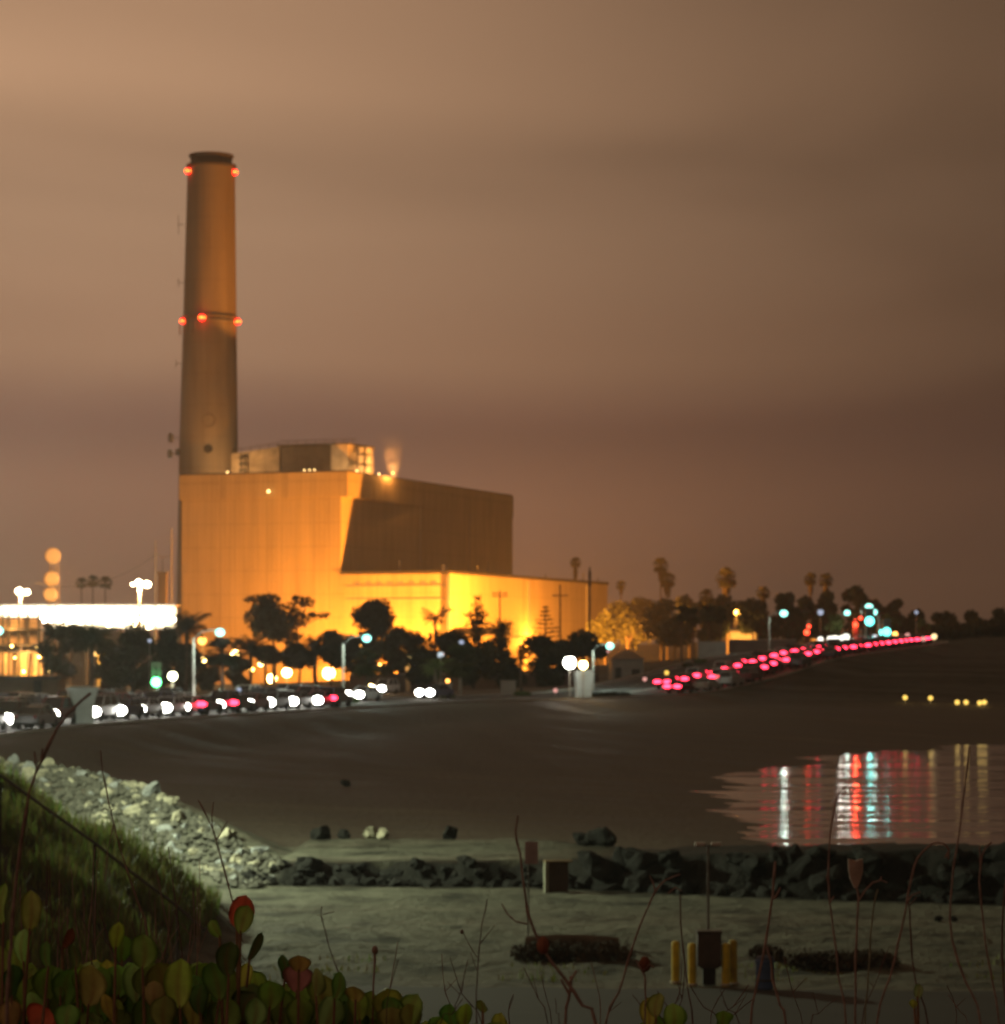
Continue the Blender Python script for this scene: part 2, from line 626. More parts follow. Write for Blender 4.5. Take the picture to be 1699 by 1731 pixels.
# water
wm = bpy.data.materials.new('lagoon_water')
wm.use_nodes = True
t = wm.node_tree
b = t.nodes['Principled BSDF']
b.inputs['Base Color'].default_value = (0.012, 0.012, 0.010, 1)
b.inputs['Roughness'].default_value = 0.105
b.inputs['IOR'].default_value = 1.33
b.inputs['Specular IOR Level'].default_value = 0.5
wxs = np.concatenate([np.arange(-2, 90, 2.0), np.arange(90, 420, 15)])
wys = np.arange(96, 342, .45)
WX, WY = np.meshgrid(wxs, wys)
WZ = np.zeros_like(WX)
rw = np.random.default_rng(4)
for i in range(26):
    lam = rw.uniform(1.8, 7.5)
    th = rw.normal(0, .13)
    WZ += lam * .0012 * np.sin(2 * np.pi * (WY * math.cos(th) + WX * math.sin(th)) / lam + rw.uniform(0, 6.28))
n_x, n_y = len(wxs), len(wys)
ii = (np.arange(n_y - 1)[:, None] * n_x + np.arange(n_x - 1)[None]).reshape(-1)
wme = fast_mesh('water', np.stack([WX, WY, WZ], -1).reshape(-1, 3), np.stack([ii, ii + 1, ii + n_x + 1, ii + n_x], -1), wm)
wme.polygons.foreach_set('use_smooth', [True] * len(wme.polygons))
tag(link('water', wme), kind='structure')


# road sheet with kerb lines
asphalt = mat('asphalt', (0.06, 0.058, 0.055), 0.85, 0.3, 0.6, 0.3, 20, spec=0.2, coord='Generated')
paint = mat('road_paint', (0.7, 0.7, 0.66), 0.7, 0.15, 2)
concrete = mat('concrete', (0.36, 0.345, 0.31), 0.9, 0.2, 1.2, 0.2, 10)


def ribbon(o0, o1, dz, s0=0, s1=None, step=2):
    vs, fs = [], []
    idx = [i for i in range(0, len(ROAD), step) if ROAD_S[i] >= s0 and (s1 is None or ROAD_S[i] <= s1)]
    for i in idx:
        p, d, r = road_at(ROAD_S[i])
        vs.append(p + r * o0 + np.array([0, 0, dz]))
        vs.append(p + r * o1 + np.array([0, 0, dz]))
    for j in range(len(idx) - 1):
        fs.append((2 * j, 2 * j + 1, 2 * j + 3, 2 * j + 2))
    return vs, fs


rb = MB()
rb._add(*ribbon(-9, 9, 0.0))
tag(rb.build('road', asphalt), kind='structure')
rl = MB()
for o0 in (-0.25, 0.12, -8.2, 8.05):
    rl._add(*ribbon(o0, o0 + 0.14, 0.008))
for o0 in (-4.2, 4.1):
    for s in np.arange(10, ROAD_S[-1] - 10, 9.0):
        a, _, ra = road_at(s)
        c_, _, rc = road_at(s + 3)
        rl._add([a + ra * o0 + (0, 0, .008), a + ra * (o0 + .14) + (0, 0, .008), c_ + rc * (o0 + .14) + (0, 0, .008), c_ + rc * o0 + (0, 0, .008)], [(0, 1, 2, 3)])
tag(rl.build('road_markings', paint), kind='structure')
kb = MB()
for o0, o1 in ((-9.3, -9.0), (9.0, 9.3)):
    for oo0, oo1, z0, z1 in ((o0, o1, .12, .12), (o0, o0, -.3, .12), (o1, o1, .12, -.3)):
        vs, fs = [], []
        idx = range(0, len(ROAD), 2)
        for i in idx:
            p, d, r = road_at(ROAD_S[i])
            vs.append(p + r * oo0 + np.array([0, 0, z0]))
            vs.append(p + r * oo1 + np.array([0, 0, z1]))
        fs = [(2 * j, 2 * j + 1, 2 * j + 3, 2 * j + 2) for j in range(len(idx) - 1)]
        kb._add(vs, fs)
tag(kb.build('kerb', concrete), kind='structure')

# asphalt car park below the bluff
ap = MB()
poly = [(-20, 40), (40, 40), (40, 65.0)] + [(x, 67.6 - 0.06 * (x + 7) + 0.15 * math.sin(x * 1.7)) for x in np.arange(38, -10, -1.0)] + [(-20, 68)]
ap._add([(x, y, 1.03) for x, y in poly], [tuple(range(len(poly)))])
tag(ap.build('car_park_road', mat('worn_asphalt', (0.03, 0.029, 0.028), 0.85, 0.3, 0.6, 0.3, 20, spec=0.2, coord='Generated')), kind='structure')

# low hill far behind
hm = MB()
hx = np.linspace(-420, -60, 40)
pts = [(x, 9 + 20 * (0.5 + 0.5 * math.sin((x + 420) / 80.0 + 0.4)) * (1 - ((x + 240) / 200) ** 2) + 2 * mnoise.noise(Vector((x / 20, 0, 0)))) for x in hx]
for dy, kz in ((0, 0.0), (60, 1.0), (160, 0.0)):
    hm.v += [(x, 1500 + dy, max(-2, z * kz)) for x, z in pts]
n_ = len(pts)
for r_ in range(2):
    hm.f += [(r_ * n_ + i, r_ * n_ + i + 1, (r_ + 1) * n_ + i + 1, (r_ + 1) * n_ + i) for i in range(n_ - 1)]
tag(hm.build('distant_hill', mat('hill_scrub', (0.05, 0.05, 0.035), 0.95, 0.4, 0.05)), kind='structure')

# ------------------------------------------------------------------ power station building
RZ = math.radians(-20.1)            # local +x = along the front to the right, local +y = backwards
CORNER = Vector((-36.0, 655.0, 0))


def clad_material(name, c, px, pz, dark=0.89):
    m = bpy.data.materials.new(name)
    m.use_nodes = True
    t = m.node_tree
    b = t.nodes['Principled BSDF']
    b.inputs['Roughness'].default_value = 0.8
    b.inputs['Specular IOR Level'].default_value = 0.2
    tcn = N(t, 'ShaderNodeTexCoord')
    s = N(t, 'ShaderNodeSeparateXYZ')
    L(t, tcn.outputs['Object'], s.inputs[0])
    h_ = math_node(t, 'ADD', s.outputs[0], s.outputs[1])

    def line(v, per, w):
        f = math_node(t, 'FRACT', math_node(t, 'DIVIDE', v, per))
        return math_node(t, 'LESS_THAN', f, w)
    ln = math_node(t, 'MAXIMUM', line(h_, px, 0.09), line(s.outputs[2], pz, 0.07))
    rib = math_node(t, 'MULTIPLY', math_node(t, 'SINE', math_node(t, 'MULTIPLY', h_, 5.2)), 0.04)
    n = N(t, 'ShaderNodeTexNoise')
    mpp = N(t, 'ShaderNodeMapping')
    L(t, tcn.outputs['Object'], mpp.inputs[0])
    mpp.inputs['Scale'].default_value = (0.5, 0.5, 0.05)
    L(t, mpp.outputs[0], n.inputs['Vector'])
    n.inputs['Scale'].default_value = 1.0
    n.inputs['Detail'].default_value = 5
    kk = math_node(t, 'ADD', math_node(t, 'MULTIPLY', n.outputs[0], 0.62), 0.69)
    kk = math_node(t, 'SUBTRACT', math_node(t, 'ADD', kk, rib), math_node(t, 'MULTIPLY', ln, 1 - dark))
    vm = N(t, 'ShaderNodeVectorMath', operation='SCALE')
    vm.inputs[0].default_value = c
    L(t, kk, vm.inputs['Scale'])
    L(t, vm.outputs[0], b.inputs['Base Color'])
    return m


clad = clad_material('wall_cladding', (0.42, 0.345, 0.20), 4.0, 5.5)
clad2 = clad_material('side_cladding', (0.41, 0.335, 0.195), 16.0, 12.0, 0.9)
dark_metal = mat('dark_metal', (0.05, 0.048, 0.045), 0.6, 0.3, 2, metal=0.3)
grey_metal = mat('grey_metal', (0.28, 0.28, 0.27), 0.55, 0.2, 3, metal=0.4)
roofing = mat('roofing', (0.12, 0.11, 0.10), 0.9, 0.3, 0.3)
panel_white = mat('pale_panel', (0.62, 0.56, 0.46), 0.7, 0.2, 0.6)
panel_dark = mat('dark_panel', (0.13, 0.11, 0.09), 0.7, 0.2, 0.6)

ps = thing('power_station', 'huge boxy orange lit power station with a lower bright wing on the right', 'building', CORNER, RZ)
GB = 1.0
ROOF = 50.4
PAR = 44.6
# main block, L shaped in plan so that the stack stands in its left rear notch
mb = MB()
mb.prism([(-42.6, 0.8), (-1.75, 0.8), (-0.15, 45), (-0.15, 113), (-34.6, 113), (-34.6, 7), (-42.6, 7)], GB, PAR)
mb.build('main_block', clad, ps)
pb = MB()
pb.prism([(-43.1, 0.5), (0.0, 0.5), (0.0, 113.3), (-34.8, 113.5), (-34.8, 7.5), (-43.1, 7.5)], PAR, ROOF)
pb.build('parapet', clad2, ps)
pr = MB()
pr.prism([(-42.9, 0.7), (-0.2, 0.7), (-0.2, 113.1), (-34.7, 113.2), (-34.7, 7.2), (-42.8, 7.2)], ROOF, ROOF + 0.35)
pr.build('roof', roofing, ps)
# wing
for z_ in (23.9, 20.9):
    MB().box((12.3, .66, z_), (25.2, .14, .22)).build('ledge', grey_metal, ps)
for x_ in np.arange(2.5, 24, 2.7):
    MB().box((x_, .68, 24.5), (1.3, .1, .5)).build('louvre', grey_metal, ps)
for y_ in (46.0, 80.0):
    MB().box((.06, y_, 36), (.18, .35, 17)).build('downpipe', grey_metal, ps)
wg = MB()
wg.prism([(-1.78, 0.75), (25.0, 0.75), (25.0, 118), (22.0, 121), (-1.78, 121)], GB, 26.6)
wg.build('wing', clad, ps)
wr = MB()
wr.prism([(-1.74, 0.4), (25.3, 0.4), (25.3, 118.2), (22.2, 121.3), (-1.74, 121.3)], 26.6, 27.3)
wr.build('wing_roof', dark_metal, ps)
for y_, w_ in ((.42, .7), (55, .5), (100, .5)):
    MB().box((25.15, y_, 13.6), (w_, w_, 25.0)).build('downpipe', grey_metal, ps)
cn = MB()
cn.box((27.2, 22, 12.4), (4.2, 40, 0.5))
for y_ in (4, 13, 22, 31, 40):
    cn.box((29.0, y_, 6.6), (0.4, 0.4, 11.2))
cn.build('canopy', mat('canopy_steel', (0.2, 0.17, 0.13), 0.7), ps)
# penthouse on the roof: pale screen panels at the left, dark block with a white end at the right
ph = thing('penthouse', None, None, (0, 0, 0))
ph.parent = ps
z0 = ROOF + 0.35
MB().prism([(-21.9, 11), (-4.6, 11), (-4.6, 26), (-21.9, 26)], z0, z0 + 6.6).build('dark_wall', panel_dark, ph)
MBx = MB()
MBx.prism([(-8.6, 10.8), (-4.3, 10.8), (-4.3, 11.0), (-8.6, 11.0)], z0, z0 + 6.7)
MBx.prism([(-4.6, 11.003), (-4.3, 11.003), (-4.3, 26.2), (-4.6, 26.2)], z0, z0 + 6.7)
MBx.build('white_end_panel', panel_white, ph)
MBx = MB()
vs = []
for y_ in (10.6, 11.2):
    vs += [(-34.4, y_, z0), (-21.8, y_, z0), (-21.8, y_, z0 + 6.6), (-34.4, y_, z0 + 5.2)]
MBx._add(vs, [(0, 1, 2, 3), (7, 6, 5, 4), (0, 4, 5, 1), (1, 5, 6, 2), (2, 6, 7, 3), (3, 7, 4, 0)])
MBx.prism([(-34.4, 11.25), (-21.95, 11.25), (-21.95, 20), (-34.4, 20)], z0, z0 + 5.0)
MBx.build('screen_panel', mat('weathered_panel', (.40, .33, .24), .8, .3, .5), ph)
MB().prism([(-22.3, 10.2), (-3.8, 10.2), (-3.8, 26.6), (-22.3, 26.6)], z0 + 6.72, z0 + 7.05).build('penthouse_roof', roofing, ph)
rl_ = MB()
for x_ in np.arange(-34, -1.6, 2.4):
    zb = z0 + (7.0 if x_ > -21.9 else 5.2 + (x_ + 34.4) / 12.5 * 1.5)
    rl_.tube([(x_, 10.4, zb - .3), (x_, 10.4, zb + 1.0)], 0.06, 5)
for dz in (0.55, 1.0):
    rl_.tube([(-21.9, 10.4, z0 + 7 + dz), (-1.8, 10.4, z0 + 7 + dz)], 0.05, 5)
    rl_.tube([(-34, 10.4, z0 + 5.3 + dz), (-21.9, 10.4, z0 + 6.6 + dz)], 0.05, 5)
rl_.build('railing', dark_metal, ph)
st = MB()
for x_, y_ in ((-3.2, 14), (-1.2, 14), (-3.2, 18), (-1.2, 18)):
    st.tube([(x_, y_, z0 - .3), (x_, y_, z0 + 6.6)], 0.12, 6)
for z_ in (2.2, 4.6, 6.5):
    st.box((-2.2, 16, z0 + z_), (2.4, 4.6, 0.18))
for z_ in (0, 2.2, 4.4):
    st.tube([(-2.2, 14, z0 + z_), (-2.2, 18, z0 + z_ + 2.2)], 0.1, 5)
st.build('stair_tower', dark_metal, ph)
rv = MB()
for x_ in (-31.5, -30.2):
    rv.tube([(x_, 9.6, z0 - .2), (x_, 9.6, z0 + 5.2)], 0.13, 6)
for z_ in (1.2, 2.6, 4.0):
    rv.box((-30.85, 9.6, z0 + z_), (1.9, 0.5, 0.5))
rv.build('vent_stack', dark_metal, ph)
for x_, y_ in ((-0.5, 22), (12, 3), (20, 40), (24.2, 70), (24.2, 100), (24.2, 112)):
    MB().tube([(0, 0, 0), (0, 0, 1.0 + (y_ % 7) * .5)], 0.18, 6).build('roof_vent', grey_metal, ps, (x_ if x_ > 0 else 24.0, y_, 27.3))
MB().box((23.4, 2.0, 28.0), (0.9, 0.9, 1.2)).build('roof_hatch', grey_metal, ps)
hl = em('roof_lamp_glow', (1, .62, .22), 7)
for x_, y_, z_, r_ in ((-19.5, -.5, PAR + 1.5, .32), (-10.7, .1, ROOF + .5, .16), (-9.3, .1, ROOF + .5, .16), (-8.1, .1, ROOF + .5, .16)):
    MB().ball((0, 0, 0), r_).build('roof_lamp', hl, ps, (x_, y_, z_))

# lamps of the plant: sodium floods at the foot of the walls and one on the roof
SOD = (1.0, 0.31, 0.03)


def point(name, loc, P, c, r=0.5, parent=None):
    d = bpy.data.lights.new(name, 'POINT')
    d.energy = P
    d.color = c
    d.shadow_soft_size = r
    o = bpy.data.objects.new(name, d)
    COL.objects.link(o)
    o.location = loc
    if parent is not None:
        o.parent = parent
    return o


sod_glow = em('sodium_glow', (1, .55, .12), 30)
pole_m = mat('pole_grey', (0.30, 0.30, 0.29), 0.6, 0.15, 3, metal=0.3)


def flood(px, py, Y, P, label, r=0.9, glow=None, c=SOD, group=None):
    p = at(px, py, Y)
    g = gz(p.x, p.y)
    o = thing('flood_lamp', label, 'lamp', (p.x, p.y, g), 0, group)
    hh = max(0.8, p.z - g)
    MB().tube([(0, 0.3, -.2), (0, 0.3, hh)], 0.12, 8).build('post', pole_m, o)
    MB().box((0, .35, hh), (1.5, .25, 1.1)).build('housing', dark_metal, o)
    MB().ball((0, -.1, hh), r * .6, sz=.7).build('lens', glow or sod_glow, o)
    point('flood_light', (0, .5, hh + 1.0), P, c, 1.3, o)
    return o


flood(897, 1140, 630, 780000, 'sodium flood lamp blazing at the foot of the lower wing', .95)
flood(905, 1096, 695.7, 26000, 'sodium flood lamp close to the side wall of the lower wing, making a bright flare', .5)
flood(425, 1132, 613.8, 80000, 'sodium flood lamp on a post before the main front wall, behind the spreading tree')
flood(530, 1126, 640, 46000, 'sodium flood lamp close to the foot of the main wall, left of the umbrella tree', .6)
flood(642, 1124, 642.4, 42000, 'sodium flood lamp before the lower wing front, behind the umbrella tree', .6)
flood(1029, 1137, 680.4, 60000, 'sodium flood lamp beyond the orange lit trees right of the wing', .6)
p = at(592, 789, 655)
for x_, y_, P_ in ((-6.3, 7.4, 330), (-1.2, 9.0, 350), (-.6, 21.0, 900), (-31.5, 2.5, 4200)):
    MB().ball((0, 0, 0), 0.22).build('roof_flood', hl, ps, (x_, y_, ROOF + .6))
    point('roof_light', (x_, y_ - .1, ROOF + 1.0), P_, (1, .5, .16), .3, ps)

# ------------------------------------------------------------------ chimney
chim_m = clad_material('stack_concrete', (0.28, 0.23, 0.175), 300.0, 7.5, 0.93)
CY = 684.0
ch = thing('chimney', 'tall tapering concrete chimney with red warning lights behind the power station', 'chimney', (wx(353, CY), CY, 0))


def cz(py):
    return H + (YH - py) * CY / F


def cr(py):
    return np.interp(py, [265, 545, 790, 1130], [39.5, 45.0, 50.0, 55.0]) * CY / F


def cxo(py):
    return (np.interp(py, [265, 790], [357.5, 352.5]) - 353) * CY / F


sh = MB()
for_p = [1137, 790, 660, 545, 400, 285]
vs, fs = [], []
NS = 48
for py in for_p:
    for k_ in range(NS):
        a_ = 2 * math.pi * k_ / NS
        vs.append((cxo(py) + cr(py) * math.cos(a_), cr(py) * math.sin(a_), cz(py)))
for i in range(len(for_p) - 1):
    for k_ in range(NS):
        fs.append((i * NS + k_, i * NS + (k_ + 1) % NS, (i + 1) * NS + (k_ + 1) % NS, (i + 1) * NS + k_))
sh._add(vs, fs)
sh.build('shaft', chim_m, ch, smooth=True)
rim = MB()
r0 = cr(285)
rim.lathe([(r0 + .05, 0), (r0 + .3, .3), (r0 + .3, .8), (r0 - .7, .85), (r0 - .7, 2.6), (r0 - .3, 2.7), (r0 - .3, 3.2), (r0 - 1.2, 3.2), (r0 - 1.2, 0)], 40, (cxo(280), 0, cz(285)))
rim.build('rim', mat('soot', (0.075, 0.062, 0.05), 0.9), ch)
pl = MB()
for py in (545,):
    r_ = cr(py)
    pl.lathe([(r_, -.06), (r_ + .55, -.06), (r_ + .55, .04), (r_, .04)], 40, (cxo(py), 0, cz(py)))
    for k_ in range(20):
        a_ = 2 * math.pi * k_ / 20
        q = (cxo(py) + (r_ + .5) * math.cos(a_), (r_ + .5) * math.sin(a_), cz(py))
        pl.tube([q, (q[0], q[1], q[2] + 1.1)], .05, 4)
    pl.lathe([(r_ + .47, 1.05), (r_ + .53, 1.05), (r_ + .53, 1.13), (r_ + .47, 1.13)], 40, (cxo(py), 0, cz(py)))
pl.build('platform', grey_metal, ch)
red_glow = em('warning_red', (1, .012, .008), 9)
red_core = em('warning_core', (1, .34, .03), 6)


def on_shaft(px, py, extra):
    """point on the near side of the shaft that shows at this pixel"""
    x = (px - 353) * CY / F - cxo(py)
    r_ = cr(py)
    y = -math.sqrt(max(0.05, r_ * r_ - x * x)) if abs(x) < r_ else -0.3
    return Vector((x + cxo(py), y - extra, cz(py)))


for px, py, rr in ((320, 293, .62), (398, 293, .62), (311, 545, .58), (347, 543, .7), (403, 545, .64)):
    q = on_shaft(px, py, 1.2)
    lo_ = MB().ball((0, 0, 0), rr * 1.2, 16, 10, .95).build('warning_light', red_glow, ch, q)  # red ball builds in the lamp's halo, the bright balls its overexposed core
    for a_ in range(6):
        MB().ball((rr * .72 * math.sin(a_ * math.pi / 3), -rr * .72 * math.cos(a_ * math.pi / 3), 0), rr * .56, 12, 8).build('halo_core', red_core, lo_)
    MB().tube([(0, .9, -.3), (0, 1.6, -.3)], .2, 6).build('bracket', dark_metal, lo_)
for px in (305, 316, 327, 334):
    MB().box((0, 0, 0), (.28, .25, 2.6)).build('panel_antenna', grey_metal, ch, on_shaft(px, 558, .6))
for py, ln_ in ((380, 3.0), (478, 1.5), (615, 1.5)):
    q = on_shaft(309 if py < 500 else 305, py, 0)
    ant = MB()
    ant.box((.6, 0, 0), (1.6, .15, .15))
    ant.box((0, 0, 0), (.12, .12, ln_ * 1.6))
    ant.build('whip_antenna', grey_metal, ch, (q.x - 1.0, q.y, q.z))
for px, py, s_ in ((289, 741, 1.15), (288, 768, 1.05), (301, 765, .9)):
    q = on_shaft(305, py, 0)
    a2 = MB()
    xx = (px - 353) * CY / F
    # drum dish, facing left-forward
    a2.tube([(0.5, 0.2, 0), (-0.1, -0.1, 0)], [s_ * .9, s_ * 1.05], 16)
    a2.tube([(.4, .2, 0), (q.x - xx + .6, 1.2, 0)], .1, 6)
    a2.build('dish_antenna', grey_metal, ch, (xx, -2.0, q.z))
port = MB()
q = on_shaft(357, 762, 0.02)
port.tube([(q.x, q.y + .6, q.z), (q.x, q.y - .12, q.z)], 1.05, 20)
port.build('round_port', mat('black_hole', (.04, .033, .026), .9), ch)
q = on_shaft(358, 714, 0.0)
ring = MB()
ring.tube([(q.x + 1.5 * math.cos(a_), q.y - .02 - .03 * abs(math.cos(a_)) + (1.5 * math.cos(a_)) ** 2 * .07, q.z + 1.5 * math.sin(a_)) for a_ in np.linspace(0, 2 * math.pi, 25)], .16, 6)
ring.build('port_ring', mat('ring_paint', (.2, .16, .12), .8), ch)

# steam drifting off the roof
def steam(px, py, Y, w, h, lean, dens, label):
    o_p = at(px, py, Y)
    me = MB()
    prof = [(0.25, 0), (.5, .12), (.8, .3), (1, .55), (.9, .8), (.45, .97), (.05, 1)]
    vs, fs = [], []
    n = 16
    for r_, z_ in prof:
        for k_ in range(n):
            a_ = 2 * math.pi * k_ / n
            vs.append((r_ * w / 2 * math.cos(a_) + lean * z_ * h, r_ * w / 2 * math.sin(a_), z_ * h))
    for i in range(len(prof) - 1):
        for k_ in range(n):
            fs.append((i * n + k_, i * n + (k_ + 1) % n, (i + 1) * n + (k_ + 1) % n, (i + 1) * n + k_))
    fs += [tuple(range(n - 1, -1, -1)), tuple(range((len(prof) - 1) * n, len(prof) * n))]
    me._add(vs, fs)
    m = bpy.data.materials.new('steam')
    m.use_nodes = True
    t = m.node_tree
    t.nodes.clear()
    tcn = N(t, 'ShaderNodeTexCoord')
    nn = N(t, 'ShaderNodeTexNoise')
    L(t, tcn.outputs['Object'], nn.inputs['Vector'])
    nn.inputs['Scale'].default_value = .35
    nn.inputs['Detail'].default_value = 4
    s = N(t, 'ShaderNodeSeparateXYZ')
    L(t, tcn.outputs['Object'], s.inputs[0])
    # thin towards the edge and the top
    xr = math_node(t, 'DIVIDE', math_node(t, 'SUBTRACT', s.outputs[0], math_node(t, 'MULTIPLY', s.outputs[2], lean)), w / 2)
    yr = math_node(t, 'DIVIDE', s.outputs[1], w / 2)
    rr = math_node(t, 'SQRT', math_node(t, 'ADD', math_node(t, 'MULTIPLY', xr, xr), math_node(t, 'MULTIPLY', yr, yr)))
    zz = math_node(t, 'DIVIDE', s.outputs[2], h)
    wid = math_node(t, 'ADD', .22, math_node(t, 'MULTIPLY', zz, .7))
    fall = math_node(t, 'POWER', math_node(t, 'SUBTRACT', 1.0, math_node(t, 'DIVIDE', rr, wid), clamp=True), 1.8)
    fz = math_node(t, 'POWER', math_node(t, 'SUBTRACT', 1.0, zz, clamp=True), 2.2)
    de = math_node(t, 'MULTIPLY', math_node(t, 'MULTIPLY', fall, fz), maprange(t, nn.outputs[0], .35, .65, .2, 1.6))
    pv = N(t, 'ShaderNodeVolumePrincipled')
    pv.inputs['Color'].default_value = (.95, .95, .95, 1)
    L(t, math_node(t, 'MULTIPLY', de, dens), pv.inputs['Density'])
    ou = N(t, 'ShaderNodeOutputMaterial')
    L(t, pv.outputs[0], ou.inputs['Volume'])
    o = me.build('steam', m, None, o_p)
    return tag(o, label, 'steam', kind='stuff')


steam(665, 808, 675, 10.0, 11.0, -.06, .75, 'larger wisp of steam rising from the roof edge')
for px_, dy_, P_ in ((664, 2.5, 5500),):
    q_ = at(px_, 806, 675 + dy_)
    d_ = q_ - CORNER
    lq = Vector((d_.x * math.cos(-RZ) - d_.y * math.sin(-RZ), d_.x * math.sin(-RZ) + d_.y * math.cos(-RZ), ROOF + 1.0))
    MB().ball((0, 0, 0), .25).build('roof_flood', hl, ps, lq)
    point('roof_light', (lq.x, lq.y, lq.z + .5), P_, (1, .38, .08), .3, ps)
steam(607, 800, 668, 5.0, 8.0, -.35, .7, 'thin slanting wisp of steam beside the roof stair')

# ------------------------------------------------------------------ brightly lit gantry deck at the far left
GYD = 600.0
tagc = thing('lamp_gantry', 'long pale gantry at far left ablaze with two rows of white flood lamps', 'gantry', (wx(150, GYD), GYD, gz(wx(150, GYD), GYD)))
gb_ = tagc.location.z
lx0, lx1 = wx(-60, GYD) - tagc.location.x, wx(297, GYD) - tagc.location.x


def gzz(py):
    return H + (YH - py) * GYD / F - gb_


lx2 = wx(80, GYD) - tagc.location.x
MB().box(((lx0 + lx1) / 2, 1.4, (gzz(1024) + gzz(1043)) / 2), (lx1 - lx0, .5, gzz(1024) - gzz(1043))).build('fascia', panel_white, tagc)
MB().box(((lx2 + lx1) / 2, 1.4, (gzz(1043) + gzz(1060)) / 2 - .05), (lx1 - lx2, .5, gzz(1043) - gzz(1060) - .1)).build('lower_fascia', panel_white, tagc)
gd = MB()
gd.box(((lx0 + lx1) / 2, 4.5, gzz(1023)), (lx1 - lx0, 7, .35))
gd.box(((lx2 + lx1) / 2, 4.5, gzz(1062)), (lx1 - lx2, 7, .35))
gd.build('deck', grey_metal, tagc)
for x_ in np.linspace(lx2 + .6, lx1 - 1, 8):
    MB().box((x_, 2.4, gzz(1062) / 2 - .3), (.6, .6, gzz(1062) - .1)).build('column', dark_metal, tagc)
wl = em('white_flood', (1, .90, .66), 26)
lens_me = MB().ball((0, 0, 0), .80, 14, 8, .8).mesh('lens', wl)
small_me = MB().ball((0, 0, 0), .62, 14, 8, .8).mesh('lens_small', em('warm_flood', (1, .80, .42), 20))
for px in np.arange(6, 296, 15.5):
    link('flood_lens', lens_me, tagc, (wx(px, GYD) - tagc.location.x, .1, gzz(1033 + 1.5 * math.sin(px))))
for px in np.arange(74, 296, 15.5):
    link('flood_lens', lens_me, tagc, (wx(px, GYD) - tagc.location.x, -.2, gzz(1048 + 1.5 * math.cos(px * 1.3))))
for px, py in ((60, 1052), (185, 1057), (231, 1058), (252, 1060)):
    link('flood_lens', small_me, tagc, (wx(px, GYD) - tagc.location.x, -.5, gzz(py)))

# open framed process block, left edge
PY = 590.0
pbk = thing('process_block', 'open framed two storey process block with lit panels, lower left', 'building', (wx(35, PY), PY, gz(wx(35, PY), PY)))
pz = pbk.location.z


def pl_(px, py):
    return wx(px, PY) - pbk.location.x, H + (YH - py) * PY / F - pz


warm_panel = mat('warm_panel', (0.55, 0.42, 0.30), 0.8, 0.2, .5)
xa, _ = pl_(-40, 0)
xb, _ = pl_(68, 0)
for y0_, y1_ in ((1046, 1062), (1066, 1088), (1104, 1141)):
    za, zb = pl_(0, y1_)[1], pl_(0, y0_)[1]
    MB().box(((xa + xb) / 2, 3.0, (za + zb) / 2), (xb - xa, .3, zb - za)).build('wall_panel', warm_panel, pbk)
for py in (1064, 1090, 1102):
    MB().box(((xa + xb) / 2, 1.5, pl_(0, py)[1]), (xb - xa + 1, 4.5, .45)).build('floor_slab', dark_metal, pbk)
for px in (-28, -12, 4, 14, 31, 47, 65):
    x_, zt = pl_(px, 1030)
    MB().box((x_, .6, zt / 2), (.4, .4, zt)).build('post', dark_metal, pbk)
dr = MB()
x_, za = pl_(37, 1139)
dr.box((x_, 2.75, 1.4), (5.0, .25, 2.8))
x_, _ = pl_(68, 0)
dr.build('doorway', mat('door_cream', (.7, .55, .3), .7), pbk)
bar = MB()
for px in np.arange(-38, 66, 7):
    x_, za = pl_(px, 1063)
    bar.box((x_, .1, za + .7), (.08, .08, 1.2))
bar.box(((xa + xb) / 2, .1, pl_(0, 1063)[1] + 1.3), (xb - xa, .1, .1))
bar.build('railing', dark_metal, pbk)
gl = em('work_lamp_glow', (1, .62, .16), 22)
for px, py, rr in ((21, 1092, .28), (63, 1093, .24), (67, 1110, .35), (26, 1112, .2), (41, 1135, .3), (84, 1133, .42)):
    x_, z_ = pl_(px, py)
    MB().ball((0, 0, 0), rr).build('work_lamp', gl, pbk, (x_, -.6, z_))
for px, py, P_ in ((45, 1108, 5000), (84, 1130, 3000), (20, 1060, 2500), (-20, 1110, 4000)):
    x_, z_ = pl_(px, py)
    point('work_light', (x_, -2.2, z_), P_, (1, .45, .1), .3, pbk)

# small lit pump house
def shed(name, label, px0, px1, ytop, Y, depth, wall_m, roof_m, roof_h=.35, cat='building', pitched=False, over=.4):
    x0_, x1_ = wx(px0, Y), wx(px1, Y)
    xm = (x0_ + x1_) / 2
    g = gz(xm, Y)
    o = thing(name, label, cat, (xm, Y, g))
    hz = H + (YH - ytop) * Y / F - g
    w_ = x1_ - x0_
    MB().box((0, depth / 2, hz / 2 - .5), (w_, depth, hz + 1)).build('wall', wall_m, o)
    if pitched:
        rh = roof_h
        MB().extrude_y([(-w_ / 2 - over, hz + .003), (w_ / 2 + over, hz + .003), (0, hz + rh)], -over, depth + over).build('roof', roof_m, o)
    else:
        MB().box((0, depth / 2, hz + roof_h / 2 + .003), (w_ + 2 * over, depth + 2 * over, roof_h)).build('roof', roof_m, o)
    return o, w_, hz


